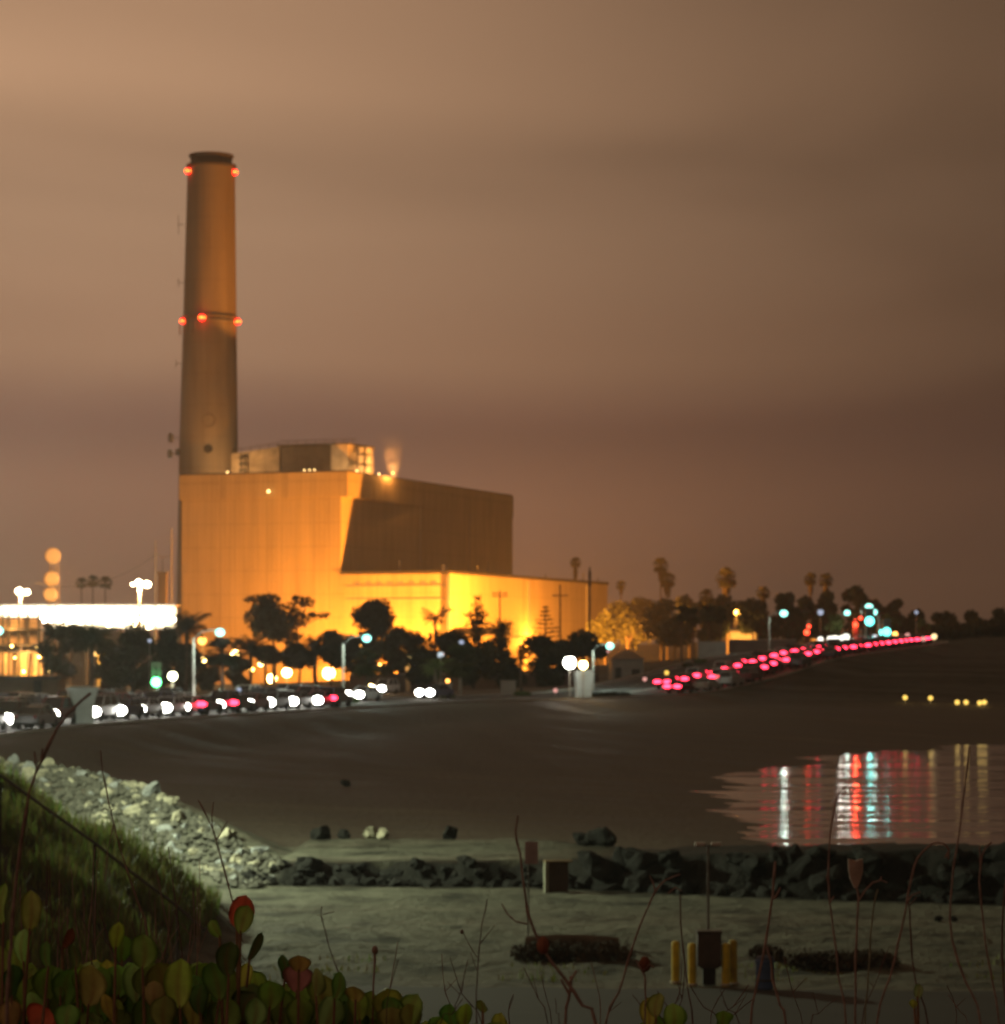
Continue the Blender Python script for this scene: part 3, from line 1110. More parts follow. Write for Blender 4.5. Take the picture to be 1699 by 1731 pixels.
cream = mat('cream_render', (.5, .42, .28), .85, .15, .8)
o, w_, hz = shed('pump_house', 'small amber lit pump house seen between the trees, left of the main block', 165, 195, 1110, 560, 5, cream, roofing)
MB().box((-.4, -.06, 1.1), (1.1, .12, 2.2)).build('door', dark_metal, o)
MB().box((1.1, -.05, 1.8), (.9, .1, .9)).build('window', em('amber_window', (1, .6, .12), 5), o)
MB().ball((0.2, -.9, hz - .4), .5).build('lamp', em('amber_bulb', (1, .62, .14), 22), o)
point('lamp_light', (0.2, -1.9, hz - .3), 6500, (1, .48, .08), .4, o)

# relay tower with drum dishes
RY = 580.0
rt = thing('relay_tower', 'slim lattice tower carrying three round orange lit drum dishes', 'tower', (wx(93, RY), RY, gz(wx(93, RY), RY)))
rz_ = rt.location.z
ztop = H + (YH - 930) * RY / F - rz_
lt = MB()
for sx, sy in ((-1, -1), (1, -1), (0, 1)):
    lt.tube([(sx * 1.4, sy * 1.4, 0), (sx * .8, sy * .8, ztop)], .1, 5)
for i in range(14):
    a_, b_ = i / 14, (i + 1) / 14
    k0, k1 = 1.4 - .6 * a_, 1.4 - .6 * b_
    sgn = 1 if i % 2 else -1
    lt.tube([(-sgn * k0, -k0, a_ * ztop), (sgn * k1, -k1, b_ * ztop)], .06, 4)
    lt.tube([(-k0, -k0, a_ * ztop), (k0, -k0, a_ * ztop)], .05, 4)
    lt.tube([(sgn * k0, -k0, a_ * ztop), (0, k1, b_ * ztop)], .05, 4)
lt.build('lattice_mast', mat('tower_steel', (.3, .24, .18), .6), rt)
dish_m = mat('dish_cover', (.62, .5, .38), .7, .1, 1)
for px, py, r_ in ((93, 940, 1.65), (91, 979, 1.6), (89, 1005, 1.5)):
    d_ = MB()
    d_.tube([(0, 1.3, 0), (0, .2, 0), (0, 0, 0), (0, -.25, 0)], [r_ * .75, r_, r_, r_ * .8], 24)
    d_.tube([(0, 1.3, 0), (0, 2.4, 0)], .2, 8)
    d_.build('drum_dish', dish_m, rt, (wx(px, RY) - rt.location.x, -2.9, H + (YH - py) * RY / F - rz_))
point('tower_light', (6, -22, 20), 26000, (1, .42, .09), .4, rt)


def mast_lamps(label, px, ylamp, Y, lamps, P, pole_r=.25):
    x_ = wx(px, Y)
    g = gz(x_, Y)
    o = thing('light_mast', label, 'lamp', (x_, Y, g))
    zt = H + (YH - ylamp) * Y / F - g
    MB().tube([(0, 0, -.3), (0, 0, zt)], [pole_r * 1.3, pole_r], 8).build('pole', panel_white, o)
    MB().tube([(wx(lamps[0][0], Y) - x_, .2, zt), (wx(lamps[-1][0], Y) - x_, .2, zt)], .12, 6).build('crossarm', dark_metal, o)
    for lpx, lpy, r_ in lamps:
        MB().ball((0, 0, 0), r_, 12, 8, .85).build('lamp_head', em('mast_glow', (1, .78, .45), 26), o, (wx(lpx, Y) - x_, -.4, H + (YH - lpy) * Y / F - g))
    point('mast_light', (0, -1.2, zt + .2), P, (1, .62, .28), .5, o)


mast_lamps('lamp mast with two glowing heads above the left end of the gantry', 35, 1002, 610, [(33, 999, .8), (46, 1001, .7)], 22000)
mast_lamps('pale lamp mast with three glowing heads above the gantry near the main block', 236, 990, 570, [(225, 988, .4), (235, 985, .75), (249, 988, .8)], 22000, .32)

# slender poles and a dark column beside the main block
for i, (px, yt, Y, lab) in enumerate([(263, 914, 590, 'thin tall pole left of the main block, shorter of two carrying a wire'), (290, 893, 640, 'thin tall pole close beside the left edge of the main block')]):
    x_ = wx(px, Y)
    g = gz(x_, Y)
    o = thing('utility_pole', lab, 'pole', (x_, Y, g))
    zt = H + (YH - yt) * Y / F - g
    MB().tube([(0, 0, -.3), (0, 0, zt)], [.2, .12], 8).build('post', pole_m, o)
    MB().box((0, 0, zt - 2.8), (1.8, .12, .14)).build('crossarm', pole_m, o)
wa, wb_ = at(265, 937, 590), at(290, 937, 640)
wc_ = at(60, 985, 560)
pts = []
for a_, b_, sag in ((wc_, wa, 3.0), (wa, wb_, .6)):
    pts += [a_.lerp(b_, t_) - Vector((0, 0, sag * 4 * t_ * (1 - t_))) for t_ in np.linspace(0, 1, 14)]
tag(MB().tube(pts, .045, 5).build('power_cable', dark_metal), 'thin dark cable sagging between the slender poles left of the main block', 'cable')
o, w_, hz = shed('switch_tower', 'narrow dark tower block between the poles left of the main block', 267, 281, 970, 620, 2.5, mat('dark_block', (.13, .11, .1), .9), roofing, .5, 'tower', over=.15)
MB().tube([(0, 1, hz), (0, 1, hz + 3.5)], .1, 6).build('roof_mast', dark_metal, o)

# ------------------------------------------------------------------ trees
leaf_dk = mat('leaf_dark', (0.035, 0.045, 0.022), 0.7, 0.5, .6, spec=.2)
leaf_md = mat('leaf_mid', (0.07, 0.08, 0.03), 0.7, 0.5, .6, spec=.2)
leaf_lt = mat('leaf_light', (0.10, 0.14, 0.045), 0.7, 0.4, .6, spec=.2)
leaf_palm = mat('leaf_palm', (0.055, 0.062, 0.03), 0.65, 0.4, .8, spec=.25)
skirt_m = mat('dead_frond', (0.05, 0.042, 0.028), 0.9, 0.3, 1)
bark_m = mat('bark', (0.10, 0.08, 0.06), 0.95, 0.35, 2, .4, 5)
bark_pale = mat('bark_pale', (0.28, 0.26, 0.22), 0.95, 0.25, 2, .3, 5)


def leaf_cloud(blobs, n, size, seed, m, name='crown'):
    r = np.random.default_rng(seed)
    wts = np.array([b[3] * b[4] * b[5] for b in blobs]) ** .75
    which = r.choice(len(blobs), n, p=wts / wts.sum())
    B = np.array(blobs)[which]
    d = r.normal(size=(n, 3))
    d /= np.linalg.norm(d, axis=1)[:, None]
    rad = r.random(n) ** .38
    C = B[:, :3] + d * B[:, 3:6] * rad[:, None] * (0.9 + .25 * r.random(n)[:, None])
    u = r.normal(size=(n, 3))
    u /= np.linalg.norm(u, axis=1)[:, None]
    w = np.cross(u, r.normal(size=(n, 3)))
    w /= np.linalg.norm(w, axis=1)[:, None]
    s = size * (.55 + .9 * r.random(n))[:, None]
    Vv = np.stack([C - u * s, C - w * s * .5 + u * s * .1, C + u * s, C + w * s * .5 + u * s * .1], 1).reshape(-1, 3)
    Fq = np.arange(n * 4).reshape(n, 4)
    return fast_mesh(name, Vv, Fq, m)


def tree_thing(name, label, cat, px, Y, group=None):
    x_ = wx(px, Y)
    return thing(name, label, cat, (x_, Y, gz(x_, Y)), 0, group)


def local(o, px, py):
    Y = o.location.y
    return wx(px, Y) - o.location.x, H + (YH - py) * Y / F - o.location.z


def broad(label, px, yt, yb, wpx, Y, seed, m=leaf_dk, n=1500, boughs=(), name='broadleaf_tree', blob=.36, group=None):
    o = tree_thing(name, label, 'tree', px, Y, group)
    r = random.Random(seed)
    mpp = Y / F
    zt, zb = local(o, px, yt)[1], local(o, px, yb)[1]
    h_, w_ = zt - zb, wpx * mpp
    cz_ = (zt + zb) / 2
    bl = []
    for i in range(14):
        a_ = r.random() * 6.283
        q = r.random() ** .5
        v = r.uniform(-1, 1)
        lim = math.sqrt(max(0.08, 1 - v * v * .8))
        br = r.uniform(.6, 1.1) * blob
        bl.append((math.cos(a_) * q * lim * w_ / 2 * .72, math.sin(a_) * q * lim * w_ / 2 * .72, cz_ + v * h_ / 2 * .68, w_ / 2 * br * 1.25, w_ / 2 * br * 1.25, min(h_ / 2 * .62, w_ / 2 * br * 1.1)))
    for bx, by, bw, bh in boughs:
        X_, Z_ = local(o, bx, by)
        bl.append((X_, r.uniform(-1, 1), Z_, bw * mpp / 2, bw * mpp / 3, bh * mpp / 2))
    link('crown', leaf_cloud(bl, int(n * 2.2), max(.16, 3.6 * mpp), seed, m), o)
    tk = MB()
    rr = max(.14, w_ * .03)
    tk.tube([(0, 0, -.4), (r.uniform(-.2, .2), 0, max(.5, zb * .6)), (r.uniform(-.3, .3), 0, max(.8, zb + h_ * .25))], [rr * 1.3, rr, rr * .7], 8)
    for b_ in bl[:6] + bl[11:]:
        z_s = max(.5, zb + h_ * .05)
        tk.tube([(0, 0, z_s), (b_[0] * .5, b_[1] * .5, (z_s + b_[2]) / 2 - .1), b_[:3]], [rr * .6, rr * .4, rr * .15], 5)
    tk.build('trunk', bark_m, o)
    return o


def fan_palm(label, px, yt, yb, wpx, Y, seed, m=leaf_palm, skirt=True, group=None, lean=0.0, bark=None):
    """tall Washingtonia type: round head of fan fronds, hanging skirt of dead ones, slim trunk"""
    o = tree_thing('fan_palm', label, 'tree', px, Y, group)
    r = random.Random(seed)
    mpp = Y / F
    zt = local(o, px, yt)[1]
    R = wpx * mpp / 2
    zc = zt - R * .95
    cb = MB()
    for i in range(90):
        a_ = r.random() * 6.283
        e_ = math.asin(r.uniform(-.8, 1))
        ln_ = R * r.uniform(.5, .72)
        d = Vector((math.cos(a_) * math.cos(e_), math.sin(a_) * math.cos(e_), math.sin(e_)))
        hub = Vector((0, 0, zc)) + d * ln_
        side = d.cross(Vector((0, 0, 1)))
        side = side.normalized() if side.length > .1 else Vector((1, 0, 0))
        nrm = side.cross(d)
        cb._add([Vector((0, 0, zc)) - side * .04 * R, Vector((0, 0, zc)) + side * .04 * R, hub + side * .03 * R, hub - side * .03 * R], [(0, 1, 2, 3)])
        fr = R * r.uniform(.45, .62)
        for j in range(-4, 5):
            t_ = j * .28
            dd = (d * math.cos(t_) + side * math.sin(t_)).normalized()
            s2 = nrm.cross(dd)
            tip = hub + dd * fr - Vector((0, 0, fr * .22))
            cb._add([hub, hub + dd * fr * .55 + s2 * fr * .10, tip, hub + dd * fr * .55 - s2 * fr * .10], [(0, 1, 2, 3)])
    cb.build('crown', m, o)
    if skirt:
        sk = MB()
        L_ = (local(o, px, yt)[1] - local(o, px, yb)[1]) - R * 1.2
        L_ = max(R * .6, L_)
        for i in range(40):
            a_ = r.random() * 6.283
            k_ = r.uniform(.55, 1.0)
            d = Vector((math.cos(a_), math.sin(a_), 0))
            top_ = Vector((0, 0, zc - R * .1)) + d * R * .12
            bot = Vector((0, 0, zc - R * .2 - L_ * k_)) + d * R * r.uniform(.15, .34)
            s_ = Vector((-d.y, d.x, 0)) * R * .13
            mid = top_.lerp(bot, .5) + d * R * .2
            sk._add([top_ - s_ * .4, top_ + s_ * .4, mid + s_, mid - s_], [(0, 1, 2, 3)])
            sk._add([mid - s_, mid + s_, bot + s_ * .3, bot - s_ * .3], [(0, 1, 2, 3)])
        sk.build('skirt', skirt_m, o)
    rr = max(.17, R * .10)
    MB().tube([(lean, 0, -.5), (lean * .6, 0, zc * .4), (0, 0, zc)], [rr * 1.5, rr, rr * .85], 8).build('trunk', bark or bark_m, o)
    return o


def feather_palm(label, px, yt, yb, wpx, Y, seed, m=leaf_palm, nf=52, group=None, bark=None, rr=None):
    o = tree_thing('feather_palm', label, 'tree', px, Y, group)
    r = random.Random(seed)
    mpp = Y / F
    zt, zb = local(o, px, yt)[1], local(o, px, yb)[1]
    R = wpx * mpp / 2
    h_ = zt - zb
    zc = zb + h_ * .42
    cb = MB()
    for i in range(nf):
        a_ = i * 2.399 + r.random() * .4
        el = r.uniform(-.25, 1.35)
        ln_ = (R / max(.45, math.cos(el))) if el < .9 else h_ * .62
        ln_ = min(ln_, h_ * .75 + R * .2) * r.uniform(.85, 1.1)
        d = Vector((math.cos(a_), math.sin(a_), 0))
        p = Vector((0, 0, zc))
        prev = None
        s_ = Vector((-d.y, d.x, 0))
        for j in range(9):
            t_ = j / 8
            e2 = el - 1.5 * t_ * t_ * (.6 + .4 * r.random())
            dirv = d * math.cos(e2) + Vector((0, 0, math.sin(e2)))
            p2 = p + dirv * ln_ / 8
            w_ = ln_ * .27 * math.sin(math.pi * min(1, .12 + t_ * .88)) + .03
            for sg in (-1, 1):
                for q_ in (0, .5):
                    b0 = p.lerp(p2, q_)
                    b1 = p.lerp(p2, q_ + .34)
                    tipv = b1 + s_ * sg * w_ + dirv * w_ * .5 - Vector((0, 0, w_ * .55))
                    cb._add([b0, b1, tipv], [(0, 1, 2)])
            p = p2
    cb.build('crown', m, o)
    rr = rr or max(.16, R * .09)
    MB().tube([(r.uniform(-.3, .3), 0, -.5), (0, 0, zc * .5), (0, 0, zc + .1)], [rr * 1.25, rr, rr * 1.15], 8).build('trunk', bark or bark_m, o)
    return o


def conifer(label, px, yt, yb, wpx, Y, seed, sparse=False, m=leaf_dk):
    o = tree_thing('conifer', label, 'tree', px, Y)
    r = random.Random(seed)
    mpp = Y / F
    zt, zb = local(o, px, yt)[1], local(o, px, yb)[1]
    R = wpx * mpp / 2
    h_ = zt - zb
    bl = []
    nl = 9 if sparse else 8
    br = MB()
    for i in range(nl):
        t_ = i / (nl - 1)
        rad = R * ((1 - t_) ** .8 + .08) if sparse else R * min(1, .35 + 1.9 * math.sin(math.pi * (.12 + .8 * t_) * .95) * .55) * (1 if t_ < .75 else .75 - (t_ - .75) * 1.6)
        z_ = zb + t_ * h_ * .95
        nb = 6 if sparse else 6
        for k_ in range(nb):
            a_ = r.random() * 6.283
            if sparse:
                br.tube([(0, 0, z_), (math.cos(a_) * rad, math.sin(a_) * rad, z_ + rad * .12)], [.06, .03], 4)
                for q_ in (.4, .7, 1):
                    bl.append((math.cos(a_) * rad * q_, math.sin(a_) * rad * q_, z_ + rad * .12 * q_, R * .14, R * .14, h_ * .022))
            else:
                q_ = r.uniform(.2, .7)
                bl.append((math.cos(a_) * rad * q_, math.sin(a_) * rad * q_, z_ + r.uniform(-.3, .3), rad * .45, rad * .45, h_ * .08))
    link('crown', leaf_cloud(bl, 1100 if sparse else 1500, max(.16, 2.6 * mpp) * (.6 if sparse else 1), seed, m), o)
    br.tube([(0, 0, -.4), (0, 0, zb), (0, 0, zt)], [max(.18, R * .09), max(.16, R * .08), .04], 7)
    br.build('trunk', bark_m, o)
    return o


# row in front of the plant, left to right
broad('dark bushy tree left of the pale pillar, below the gantry lamps', 105, 1045, 1150, 88, 480, 11)
feather_palm('dark palm whose bare trunk rises straight behind the flared pillar at left', 156, 1044, 1112, 74, 300, 12, rr=.2)
broad('wide dark tree filling the gap left of the green traffic light', 225, 1050, 1182, 110, 440, 13, n=2200)
broad('dark round shrubby tree directly above the green traffic light', 275, 1052, 1175, 80, 400, 14)
feather_palm('spiky palm against the left corner of the main block', 316, 1026, 1092, 76, 420, 15, nf=46)
broad('low dark tree under the spiky palm at the main block corner', 318, 1085, 1180, 76, 430, 16)
fan_palm('palm behind the first cyan street lamp from the left', 376, 1076, 1140, 62, 300, 17, skirt=False, bark=bark_pale)
feather_palm('leaning slim palm right of the first cyan street lamp', 424, 1066, 1128, 62, 400, 18)
broad('large spreading tree with a long bough to the right, before the main block', 463, 1016, 1080, 108, 520, 19, n=2600,
      boughs=((428, 1013, 36, 12), (455, 1010, 40, 12), (505, 1015, 34, 16), (520, 1018, 26, 22), (535, 1040, 34, 10), (550, 1040, 20, 7), (425, 1045, 30, 26), (480, 1075, 60, 24), (505, 1045, 40, 30)))
feather_palm('dense palm under the long bough of the spreading tree', 532, 1060, 1135, 84, 390, 20, nf=44)
broad('dark tree between the spreading tree and the umbrella shaped one', 560, 1070, 1118, 66, 460, 21)
broad('smooth umbrella shaped tree before the lit wing front', 634, 1019, 1072, 66, 480, 22, n=2200, blob=.5, boughs=((634, 1030, 58, 20), (612, 1042, 30, 20), (655, 1045, 30, 26)))
broad('low dark tree at the foot of the umbrella shaped one', 612, 1062, 1112, 70, 500, 23)
broad('broad dark tree left of the small spiky yucca like palm', 688, 1060, 1140, 92, 470, 24, n=1900)
feather_palm('small spiky yucca like palm cut out against the wing front', 736, 1018, 1068, 50, 450, 25, nf=26)
broad('wide dark tree below the spiky yucca like palm', 752, 1066, 1150, 110, 460, 26, n=2200)
conifer('narrow dark conifer with a pointed top, before the bright wing corner', 808, 1007, 1105, 48, 470, 27)
feather_palm('short palm right beside the narrow conifer', 846, 1042, 1088, 46, 440, 28)
broad('dark tree below the short palm, right of the narrow conifer', 838, 1072, 1150, 70, 430, 29)
conifer('thin tiered conifer with bare gaps, before the right part of the wing', 922, 1024, 1085, 52, 560, 30, sparse=True)
broad('low dark tree at the right of the glaring flood lamp', 915, 1077, 1112, 84, 420, 31)
broad('low dark tree right of the thin tiered conifer', 975, 1070, 1112, 84, 430, 32)
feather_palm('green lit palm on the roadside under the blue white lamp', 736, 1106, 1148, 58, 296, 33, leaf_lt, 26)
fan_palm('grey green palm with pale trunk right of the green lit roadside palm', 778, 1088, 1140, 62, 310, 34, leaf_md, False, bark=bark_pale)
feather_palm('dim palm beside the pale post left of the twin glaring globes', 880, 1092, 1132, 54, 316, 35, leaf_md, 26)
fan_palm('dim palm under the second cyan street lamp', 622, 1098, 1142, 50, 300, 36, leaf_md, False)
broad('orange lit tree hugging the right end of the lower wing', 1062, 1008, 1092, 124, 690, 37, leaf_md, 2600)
broad('smaller orange lit tree in front of the wing end', 1022, 1032, 1088, 62, 660, 38, leaf_md)
broad('dark tree right of the orange lit one, above the low house', 1120, 1012, 1085, 90, 600, 39, leaf_dk, 1900)
# palms on the skyline
SKY = 'fan palms standing up above the right hand skyline'
for i, (px, yt, yb, w_, Y, lab) in enumerate([
    (973, 942, 985, 19, 760, 'slim palm on the skyline just behind the wing roof'),
    (1050, 981, 1008, 17, 760, 'smallest skyline palm, just right of the wing end'),
    (1117, 943, 985, 27, 720, 'taller palm of the close skyline pair'),
    (1128, 966, 1012, 29, 700, 'lower palm of the close skyline pair'),
    (1228, 961, 1012, 36, 680, 'shaggy palm with the broadest head, alone on the skyline'),
    (1370, 968, 1010, 23, 680, 'left palm of the two slim ones near the red signal'),
    (1396, 969, 1030, 25, 660, 'right palm of the two slim ones near the red signal'),
    (1290, 990, 1040, 24, 640, 'palm between the lone shaggy one and the two slim ones'),
    (1194, 996, 1012, 26, 700, 'flat headed little palm left of the lone shaggy one')]):
    fan_palm(lab, px, yt, yb, w_, Y, 50 + i, skirt=(i != 8), group=SKY)
for i, (px, yt, yb, w_, Y, lab) in enumerate([
    (1152, 1022, 1055, 34, 470, 'brown trunked palm above the pale low house'),
    (1172, 1028, 1060, 30, 480, 'palm squeezed between two others above the grey wall'),
    (1198, 1022, 1056, 32, 460, 'palm above the grey block wall, nearest the amber spire'),
    (1218, 1026, 1055, 28, 470, 'palm just left of the amber spire')]):
    fan_palm(lab, px, yt, yb, w_, Y, 70 + i, leaf_md, True, 'palms above the low walls beside the hill road')
for i, (px, yt, yb, w_, Y, m_, lab) in enumerate([
    (1165, 1008, 1080, 70, 620, leaf_md, 'dark tree behind the palms above the pale low house'),
    (1222, 1005, 1075, 76, 600, leaf_dk, 'dark tree under the lone shaggy skyline palm'),
    (1272, 1012, 1072, 62, 560, leaf_dk, 'dark tree right of the amber spire'),
    (1326, 994, 1082, 54, 540, leaf_dk, 'tall dark tree behind the cyan lamp on the hill'),
    (1358, 1004, 1078, 50, 560, leaf_dk, 'dark tree behind the red signal'),
    (1398, 998, 1070, 56, 560, leaf_md, 'brownish tree under the right slim palm'),
    (1445, 990, 1060, 56, 580, leaf_md, 'brown green tree left of the cluster of traffic lights'),
    (1478, 1012, 1075, 46, 600, leaf_dk, 'dark tree behind the cluster of traffic lights'),
    (1512, 1005, 1075, 42, 600, leaf_dk, 'upright dark tree right of the traffic lights'),
    (1548, 1032, 1088, 48, 560, leaf_dk, 'low dark tree behind the small green lit one at right'),
    (1598, 1026, 1090, 60, 560, leaf_dk, 'rounded dark tree on the right skyline, second from the edge'),
    (1645, 1030, 1095, 50, 540, leaf_dk, 'rounded dark tree on the right skyline, next to the edge'),
    (1694, 1014, 1100, 52, 520, leaf_dk, 'taller dark tree cut by the right edge')]):
    broad(lab, px, yt, yb, w_, Y, 90 + i, m_, 1500)
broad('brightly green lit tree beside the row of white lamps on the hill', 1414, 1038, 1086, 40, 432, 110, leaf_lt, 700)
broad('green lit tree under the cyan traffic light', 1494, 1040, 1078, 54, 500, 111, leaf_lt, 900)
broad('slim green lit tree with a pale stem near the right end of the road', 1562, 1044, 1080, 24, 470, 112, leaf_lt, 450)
for i, (px, yt, w_, lab) in enumerate([(138, 976, 20, 'leftmost of three hazy palms beyond the gantry'), (157, 972, 22, 'middle one of three hazy palms beyond the gantry'), (178, 974, 24, 'rightmost of three hazy palms beyond the gantry')]):
    fan_palm(lab, px, yt, yt + 25, w_, 1100, 120 + i, skirt=False, group='hazy palms beyond the gantry')

FILL = 'dense dark trees filling the row before the plant'
for i, (px, yt, yb, w_, Y, lab) in enumerate([
    (190, 1080, 1175, 70, 500, 'dense dark tree between the pump house and the lone palm'),
    (352, 1118, 1180, 50, 470, 'low dense tree at the foot of the first street lamp'),
    (405, 1105, 1172, 52, 480, 'low dense tree under the leaning slim palm'),
    (448, 1092, 1120, 60, 500, 'dense dark foliage under the left side of the spreading tree'),
    (505, 1088, 1130, 66, 480, 'dense dark foliage under the right side of the spreading tree'),
    (585, 1080, 1140, 70, 440, 'dense dark tree behind the second street lamp pole'),
    (648, 1086, 1150, 74, 430, 'dense dark tree below and right of the umbrella shaped one'),
    (715, 1092, 1165, 70, 400, 'dense dark tree right of the amber lamp on the stout post'),
    (800, 1090, 1168, 80, 390, 'dense dark tree under the narrow conifer'),
    (862, 1100, 1170, 60, 380, 'dense dark tree behind the dim palm at the pale post'),
    (930, 1096, 1165, 80, 390, 'dense dark tree left of the twin glaring globes'),
    (1010, 1090, 1112, 40, 430, 'dense dark foliage left of the low house'),
    (1140, 1050, 1092, 70, 560, 'dense dark tree behind the brown trunked palm'),
    (1205, 1048, 1085, 60, 560, 'dense dark tree left of the amber works'),
    (1300, 1045, 1082, 60, 540, 'dense dark tree right of the amber works'),
    (1345, 1050, 1088, 50, 520, 'dense dark tree below the red signal'),
    (1385, 1050, 1080, 40, 540, 'dense dark tree left of the brightly green lit one'),
    (1450, 1045, 1085, 56, 560, 'dense dark tree right of the brightly green lit one'),
    (1530, 1050, 1088, 46, 560, 'dense dark tree right of the cyan signals'),
    (1575, 1048, 1092, 50, 550, 'dense low tree right of the slim green lit one'),
    (1622, 1048, 1098, 56, 540, 'dense low tree between two rounded ones at right'),
    (1670, 1046, 1100, 56, 530, 'dense low tree left of the tree cut by the right edge')]):
    broad(lab, px, yt, yb, w_, Y, 140 + i, leaf_dk, 1700, group=FILL)

# low shrubs along the road
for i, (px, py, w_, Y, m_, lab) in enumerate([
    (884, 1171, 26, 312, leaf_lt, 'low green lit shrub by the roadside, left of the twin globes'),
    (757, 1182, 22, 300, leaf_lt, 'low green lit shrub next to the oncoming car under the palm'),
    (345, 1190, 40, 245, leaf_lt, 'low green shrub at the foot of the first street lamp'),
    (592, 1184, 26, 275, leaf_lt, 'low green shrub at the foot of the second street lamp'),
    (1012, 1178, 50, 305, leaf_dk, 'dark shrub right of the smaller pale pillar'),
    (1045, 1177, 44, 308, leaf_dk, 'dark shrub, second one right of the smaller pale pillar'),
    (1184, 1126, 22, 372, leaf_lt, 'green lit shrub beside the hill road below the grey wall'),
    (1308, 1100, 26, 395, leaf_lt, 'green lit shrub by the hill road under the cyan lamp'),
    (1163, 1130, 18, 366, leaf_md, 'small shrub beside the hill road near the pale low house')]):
    x_ = wx(px, Y)
    o = thing('roadside_shrub', lab, 'shrub', (x_, Y, gz(x_, Y)))
    rr = w_ * Y / F / 2
    zc_ = max(.4, H + (YH - py) * Y / F - o.location.z)
    link('foliage', leaf_cloud([(-rr * .5, 0, zc_ * .6, rr * .6, rr * .6, zc_ * .7), (rr * .45, .2, zc_ * .55, rr * .6, rr * .6, zc_ * .6), (0, -.2, zc_ * .7, rr * .5, rr * .5, zc_ * .6)], 500, .16, 200 + i, m_), o)
    MB().tube([(0, 0, -.2), (.05, 0, zc_ * .8)], [.07, .03], 5).build('stem', bark_m, o)

# ------------------------------------------------------------------ low buildings and walls along the road
grey_block = mat('grey_block', (.33, .33, .32), .9, .15, .8)
roof_tile = mat('roof_tile', (.42, .28, .17), .85, .2, .8)
o, w_, hz = shed('low_house', 'pale low house with an amber lit roof beside the hill road', 1034, 1088, 1114, 420, 9, grey_block, roof_tile, 1.5, pitched=True)
MB().box((-1.4, -.05, 1.0), (.9, .1, 2.0)).build('door', dark_metal, o)
MB().box((1.2, -.05, 1.3), (1.2, .1, .9)).build('window', dark_metal, o)
o, w_, hz = shed('block_wall', 'pale grey block wall under the palms beside the hill road', 1180, 1228, 1086, 400, .4, grey_block, concrete, .12, 'wall', over=.06)
o, w_, hz = shed('block_wall', 'long dark block wall below the amber spire', 1232, 1345, 1082, 412, .4, mat('brown_block', (.16, .14, .125), .9, .15, .8), concrete, .12, 'wall', over=.06)
o, w_, hz = shed('block_wall', 'pale wall panel between the roadside palms, left of the oncoming car', 742, 764, 1156, 320, .4, grey_block, concrete, .12, 'wall', over=.06)
o, w_, hz = shed('block_wall', 'pale wall panel left of the twin glaring globes', 846, 872, 1152, 330, .4, grey_block, concrete, .12, 'wall', over=.06)
o, w_, hz = shed('block_wall', 'long brown wall behind the trees in front of the plant', 590, 1010, 1140, 430, .5, mat('brown_block2', (.11, .09, .085), .9, .2, .3), concrete, .15, 'wall', over=.06)
o, w_, hz = shed('guard_shed', 'low flat shed behind the pillar at far left', -30, 98, 1148, 320, 6, mat('brown_shed', (.2, .15, .11), .9, .15, .5), roofing, .3)
MB().box((2, -.05, 1.0), (.9, .1, 2.0)).build('door', dark_metal, o)

# amber lit works on the hill with a spire
o, w_, hz = shed('amber_works', 'amber lit low works with a slim spire on the hill', 1234, 1284, 1068, 560, 8, cream, roofing)
sx_, _ = local(o, 1248, 0)
MB().tube([(sx_, 3, hz), (sx_, 3, hz + 3.0), (sx_, 3, local(o, 0, 1033)[1])], [.65, .5, .06], 10).build('spire', cream, o)
MB().ball((sx_, 2.0, local(o, 0, 1035)[1]), .6).build('added_spire_lamp', em('spire_amber', (1, .42, .06), 30), o)  # lamp added on the spire to throw an amber streak on the water
point('added_spire_light', (sx_, .8, local(o, 0, 1034)[1]), 1500, (1, .42, .06), .3, o)
for px, zz in ((1258, 1060), (1265, 1058), (1272, 1062)):
    lx_, lz_ = local(o, px, zz)
    MB().lathe([(.5, 0), (.5, max(.6, lz_ - hz)), (.1, max(.9, lz_ - hz + .5))], 10, (lx_, 2, hz)).build('roof_vent', cream, o)
for px, P_ in ((1240, 900), (1256, 450), (1276, 700)):
    lx_, lz_ = local(o, px, 1066)
    MB().ball((lx_, -1.6, hz * .55), .22).build('lamp', sod_glow, o)
    point('works_light', (lx_, -3.2, hz * .7), P_, (1, .42, .08), .3, o)

# tapered pillars beside the road
pil_m = mat('pillar_concrete', (.40, .46, .45), .85, .15, 1.0, .15, 6)


